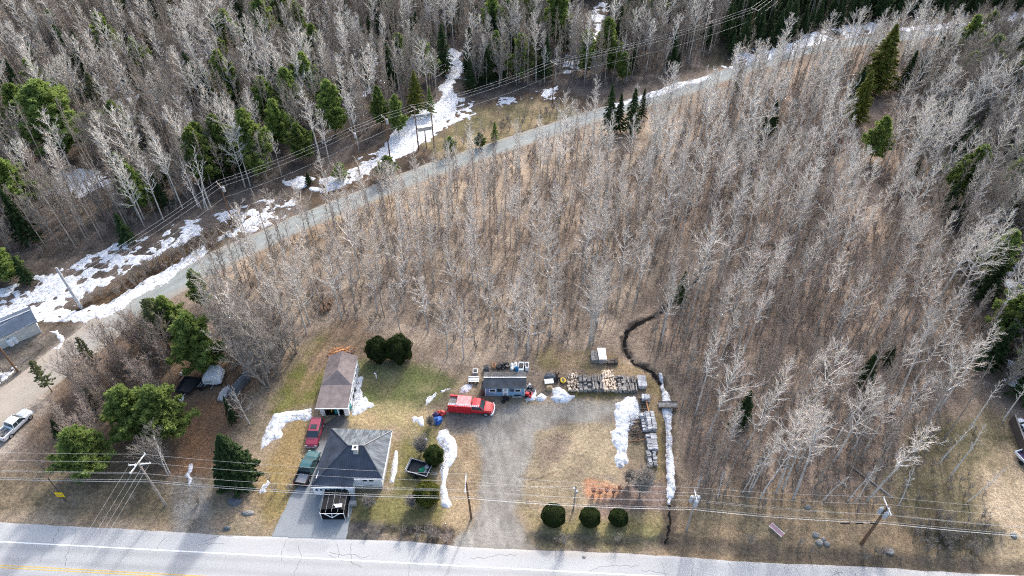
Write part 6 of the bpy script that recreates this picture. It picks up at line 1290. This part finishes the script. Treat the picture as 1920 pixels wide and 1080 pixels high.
# ---------------------------------------------------------------- evergreens and other trees with a place of their own
def T_(lib_, px, py, s, name, lb, cat, sx=1.0, **k):
    if isinstance(sx, str) or sx is None: k['group'] = sx; sx = 1.0
    p = gp(px, py); i = int(px) % len(lib_) if isinstance(lib_, list) else 0
    return tree(name, lib_[i] if isinstance(lib_, list) else lib_, p.x, p.y, s, lb, cat, sx=sx, **k)
for px, py, s, sx, lb, L_ in (
    (128, 285, 1.35, 1.75, 'largest bright green pine at the upper left', PIN), (62, 250, 1.0, 1.4, 'bright pine left of the largest one', PIN), (50, 395, 1.0, 1.3, 'bright pine at the left edge above the snow', PIN), (8, 385, .9, 1.3, 'half hidden pine at the left edge', PIN),
    (200, 225, 1.0, 1.0, 'grey green pine right of the largest pine', PING), (240, 270, .85, 1.1, 'pale green pine in front of the grey green one', PIN),
    (530, 275, .95, 1.0, 'bright pine with its trunk in shade, left of two', PIN), (570, 300, .75, 1.25, 'round green pine just left of the power line wires', PIN), (630, 250, 1.1, 1.0, 'tall bright pine above the power line', PIN),
    (716, 238, .85, .8, 'slim green pine left of the yellow green fir', PIN), (748, 250, .8, .8, 'small bright pine in front of the slim one', PIN), (808, 215, .85, .8, 'green fir right of the yellow green fir', FIRB),
    (783, 215, 1.15, 1.0, 'yellow green fir beside the snowy path', None), (1044, 85, 1.45, 1.0, 'tall bright pine at the top of the photo', PIN), (985, 60, 1.1, 1.0, 'pine left of the tall bright pine at the top', PIN), (1060, 100, .9, 1.0, 'dark pine under the tall bright pine', SPR),
    (833, 135, 1.35, 1.0, 'dark spruce at the upper end of the snowy path', SPR), (938, 150, 1.1, 1.1, 'dark fir below the top pines', SPR), (995, 150, 1.0, 1.0, 'grey green fir between dark ones', PING), (928, 266, .6, .9, 'small bright fir beside the gravel road', FIRB), (845, 288, .35, 1.4, 'low green bush by the gravel road', PIN), (728, 330, .4, 1.8, 'low green bush left of the gravel road', PIN), (900, 276, .3, 1.5, 'tiny green bush by the road bend', PIN),
    (1140, 250, 1.25, .85, 'dark fir, leftmost of the clump by the gravel road', SPR), (1158, 248, 1.0, .9, 'dark fir, second in the clump by the gravel road', SPR), (1182, 250, 1.15, 1.0, 'dark fir, third in the clump by the gravel road', SPR), (1202, 222, .8, .8, 'small lone dark fir just above the clump', SPR),
    (1280, 258, .4, .9, 'tiny dark fir between the gravel road and the woods', SPR), (1420, 283, .9, .55, 'narrow dark fir in the right woods', SPR), (1708, 340, .8, .6, 'narrow dark fir at the right among grey trees', SPR), (1275, 560, .7, .9, 'small dark fir by the stream bend', SPR),
    (210, 455, .0, 1, '', None), (240, 452, .7, 1.3, 'dark round fir at the edge of the snow', SPR), (20, 525, .6, 1.5, 'dark green bush pine at the lower left snow edge', PIN), (55, 530, .65, 1.1, 'dark fir left of the grey pole', SPR), (180, 195, .9, .7, 'shaded fir behind the grey green pine', SPR),
    (1600, 232, .9, 1.2, 'olive green spruce below the big yellow green one', OLV), (1635, 172, 1.2, 1.45, 'largest yellow green spruce on the right', OLV), (1600, 190, .95, 1.3, 'dark spruce left of the largest yellow green spruce', SPR), (1632, 300, .85, 1.1, 'pale tipped green pine under the olive spruce', PIN), (1560, 120, .8, .7, 'slim dark spruce near the bend of the far road', SPR), (1690, 170, 1.1, 1.0, 'dark spruce right of the largest yellow green spruce', SPR), (1740, 250, 1.0, 1.1, 'dark spruce between the pale tipped pine and the right thicket', SPR), (1800, 300, .9, 1.2, 'dark round spruce in the middle of the right thicket', SPR), (1840, 560, 1.0, 1.1, 'dark spruce below the upper right edge snow', SPR), (1885, 420, .8, 1.2, 'olive spruce at the right edge', OLV), (1380, 170, .7, 1.0, 'dark spruce just below the far road snow', SPR),
    (1870, 330, .0, 1, '', None), (1770, 400, .8, 1.1, 'dark spruce among the tangled trees on the right', SPR), (1860, 480, .8, 1.1, 'dark spruce near the right edge snow', SPR), (1845, 690, 1.0, 1.1, 'dark spruce at the right end of the woods', SPR), (1865, 640, .9, 1.0, 'dark spruce above the one at the end of the woods', SPR), (1830, 190, 1.0, 1.4, 'dark spruce in the upper right thicket', SPR), (1780, 150, .9, 1.3, 'blue green spruce left of the upper right thicket', PING),
    (388, 692, .95, 1.25, 'large green pine above the camper trailer', PIN), (318, 655, .95, 1.25, 'green pine left of the large one above the camper', PING), (338, 640, .8, 1.2, 'green pine on the bank of the gravel road', PIN), (385, 575, .7, .8, 'slim green pine at the edge of the gravel road', PIN), (296, 590, .3, 1.6, 'tiny green bush on the gravel road bank', PIN),
    (268, 812, .8, 1.45, 'bright broad pine left of the black trailer', PIN), (325, 815, .85, 1.3, 'darker broad pine beside the black trailer', PIN), (440, 792, .62, .7, 'small dark fir beside the upturned boat', SPR),
    (180, 885, .75, 1.5, 'green pine above the highway verge', PIN), (115, 815, .35, 1.3, 'small dark fir near the white pickup', SPR), (98, 735, .6, 1.0, 'thin olive pine near the gravel bend', PING), (185, 700, .7, .8, 'thin grey green pine in the left thicket', PING), (190, 775, .5, 1, 'small grey green pine in the left thicket', PING), (580, 345, .3, 1.5, 'low dark bush on the snowy bank', SPR), (640, 338, .35, 1.4, 'low dark green bush beside the leftmost snow strip pole', PIN)):
    if s == 0: continue
    if L_ is None: L_ = YG = lib(lambda i: spruce('yellow_fir', 10, 2.6, 'olive_needles', nb=110, per=40, leaf=.24, droop=.1), 1)
    nm = {id(PIN): 'pine_tree', id(SPR): 'spruce_tree', id(PING): 'pine_tree', id(OLV): 'spruce_tree', id(FIRB): 'fir_tree'}.get(id(L_), 'fir_tree')
    T_(L_, px, py, s, nm, lb, nm.split('_')[0], sx)
CONE = spruce('cone', 10.8, 3.1, 'spruce_needles', nb=480, per=64, leaf=.19, base=.02, droop=.05, power=.75)
T_(CONE, 452, 902, 1.0, 'spruce_tree', 'pointed dense dark green spruce by the highway verge', 'spruce', rz=0)
def shrub(px, py, rx, rz_, m, lb, nm='round_shrub', n=14000, leaf=.075, jit=.04, lump=0, grp=None):
    p = W(px, py); t = thing(nm, lb, 'shrub', (p.x, p.y, 0), 0, grp); link(bpy.data.objects.new('foliage', dome('f', rx, rz_, m, n, leaf, jit, .48, lump)), t)
    w = MB(); w.tube((0, 0, -.1), (0, 0, rz_*.9), .09, .05, 6); obj('stem', w, 'dark_bark', t)
    core = MB(); core.blob((0, 0, rz_*.96), (rx*.7, rx*.7, rz_*.7), 1, .02, 16, 10); obj('inner_branches', core, 'dark_bark', t)
for i, (x, y, r) in enumerate(((1037, 976, 1.62), (1105, 978, 1.40), (1158, 978, 1.28))):
    shrub(x, y, r, r*.88, 'cedar', ['round clipped shrub, leftmost and largest of the three', 'round clipped shrub, middle of the three', 'round clipped shrub, rightmost and smallest of the three'][i], grp='round clipped shrubs by the highway', n=15000, jit=.07, lump=.1)
shrub(711, 672, 1.9, 2.3, 'cedar', 'dark ragged cedar behind the lawn, left one of the touching pair', 'cedar_bush', 15000, .15, .2, .3); shrub(750, 672, 2.1, 2.5, 'cedar', 'dark ragged cedar behind the lawn, right one of the touching pair', 'cedar_bush', 16000, .15, .2, .3)
shrub(815, 866, 1.35, 1.7, 'cedar', 'dark round bush above the small utility trailer', 'cedar_bush', 11000, .12, .16, .25); shrub(802, 938, 1.7, 1.9, 'cedar_gold', 'golden topped bush below the small utility trailer', 'cedar_bush', 13000, .12, .18, .25)
# bare trees with a place of their own
BB = bare('yard_shrub', 5.2, .05, .08, .5, 26, 12, 7, .75, 'mid_bark', 'grey_twig', multi=6, twr=.009, curl=.5)
T_(BB, 1200, 925, .85, 'bare_shrub', 'large grey leafless shrub hanging over the paver stacks', 'shrub')
T_(BB, 1178, 905, .45, 'bare_shrub', 'small grey leafless shrub between the snow and the orange twigs', 'shrub')
T_(BB, 790, 850, .62, 'bare_shrub', 'grey leafless shrub above the small utility trailer', 'shrub'); T_(BB, 808, 800, .35, 'bare_shrub', 'small grey twigs in front of the blue tarp', 'shrub')
T_(BB, 695, 950, .42, 'bare_shrub', 'brown leafless shrub right of the car shelter', 'shrub'); T_(BB, 772, 950, .45, 'bare_shrub', 'brown leafless shrub left of the golden topped bush', 'shrub'); 
for px, py, s, lb in ((320, 890, .62, 'white birch clump beside the left snow patch, right stem'), (316, 891, .68, 'white birch clump beside the left snow patch, left stem')): T_(BIRCH, px, py, s, 'birch_tree', lb, 'birch')
xs = [(1345, 934, .62), (1392, 925, .72), (1402, 926, .75), (1424, 936, 1.0), (1454, 926, 1.25), (1486, 937, 1.35), (1543, 940, .7), (1589, 941, .85), (1602, 943, .75), (1625, 940, 1.3), (1683, 950, .72), (1781, 893, .95), (1812, 944, .8), (1300, 940, .5), (1820, 800, .9), (1760, 870, .9), (1880, 790, .9)]
od = ['first', 'second', 'third', 'fourth', 'fifth', 'sixth', 'seventh', 'eighth', 'ninth', 'tenth', 'eleventh', 'twelfth', 'thirteenth']
for i, (px, py, s) in enumerate(xs):
    lb = ('white trunked tree at the highway edge of the right woods, %s from the left' % od[i]) if i < 13 else ['thin pale tree close to the pole right of the ditch', 'leaning pale tree at the right end of the woods', 'pale tree standing in the grass at the right', 'pale tree beside the dark fence wall'][i-13]
    T_(ASP if s > 1.1 else BIRCH, px, py, s, 'birch_tree', lb, 'birch', 'white trunked trees along the wood edge' if i < 13 else None, lean=(rg.normal(0, .04), rg.uniform(-.02, .12)))
for px, py, s, lb in ((1105, 640, 1.1, 'tallest pale aspen above the pale grey metal box'), (1112, 645, .95, 'pale aspen just right of the tallest one above the grey metal box'), (840, 668, .85, 'pale aspen at the yard edge behind the cedars'), (870, 672, .8, 'pale aspen at the yard edge behind the red truck'), (968, 665, .95, 'pale aspen behind the tanks of the shed'), (990, 668, .9, 'pale aspen right of the tanks behind the shed'), (1240, 640, 1.0, 'broad grey tree beside the stream bend'), (1130, 415, .9, 'twin stemmed pale tree in the open stand')):
    T_(ASPW, px, py, s, 'aspen_tree', lb, 'aspen')
for px, py, s, lb in ((470, 672, 1.0, 'wide grey aspen above the long covered stack'), (505, 700, .95, 'wide grey aspen in the thicket left of the garage'), (440, 640, 1.05, 'tall grey aspen behind the camper trailer'), (530, 640, 1.0, 'grey aspen behind the left lawn edge'), (575, 625, 1.0, 'grey aspen beside the brown log pile'), (468, 795, .55, 'leaning bare tree in front of the covered stack')):
    T_(ASPW if px != 468 else OAKD, px, py, s, 'aspen_tree', lb, 'aspen')
for px, py, s, lb in ((1480, 270, .9, 'grey brown'), (1560, 300, 1.1, 'reddish round bushy tree under the olive spruce'), (1530, 330, 1.2, 'reddish round bushy tree left of the pale tipped pine')):
    if lb != 'grey brown': T_(REDB, px, py, s*1.2, 'red_bush', lb, 'bush')
for px, py, s, lb in ((1690, 215, 1.1, 'dead leaning tree right of the yellow green spruce'), (1715, 90, 1.1, 'silver dead tree at the top right beside the far road'), (1870, 370, 1.2, 'spreading pale tree near the right edge'), (1800, 420, 1.1, 'pale bare tree left of the spreading one')):
    T_(OAKD, px, py, s, 'dead_tree', lb, 'tree')
# clump of pale leaning stems by the transformer pole
for i, (px, py) in enumerate(((378, 392), (384, 390), (390, 393), (372, 388), (395, 388))): tree('birch_tree', BIRCH[i % 5], gp(px, py).x, gp(px, py).y, .95+.06*i, 'white stem in the leaning clump left of the transformer pole', 'birch', 'leaning birch clump by the transformer pole', lean=(0, -.2+.09*i))
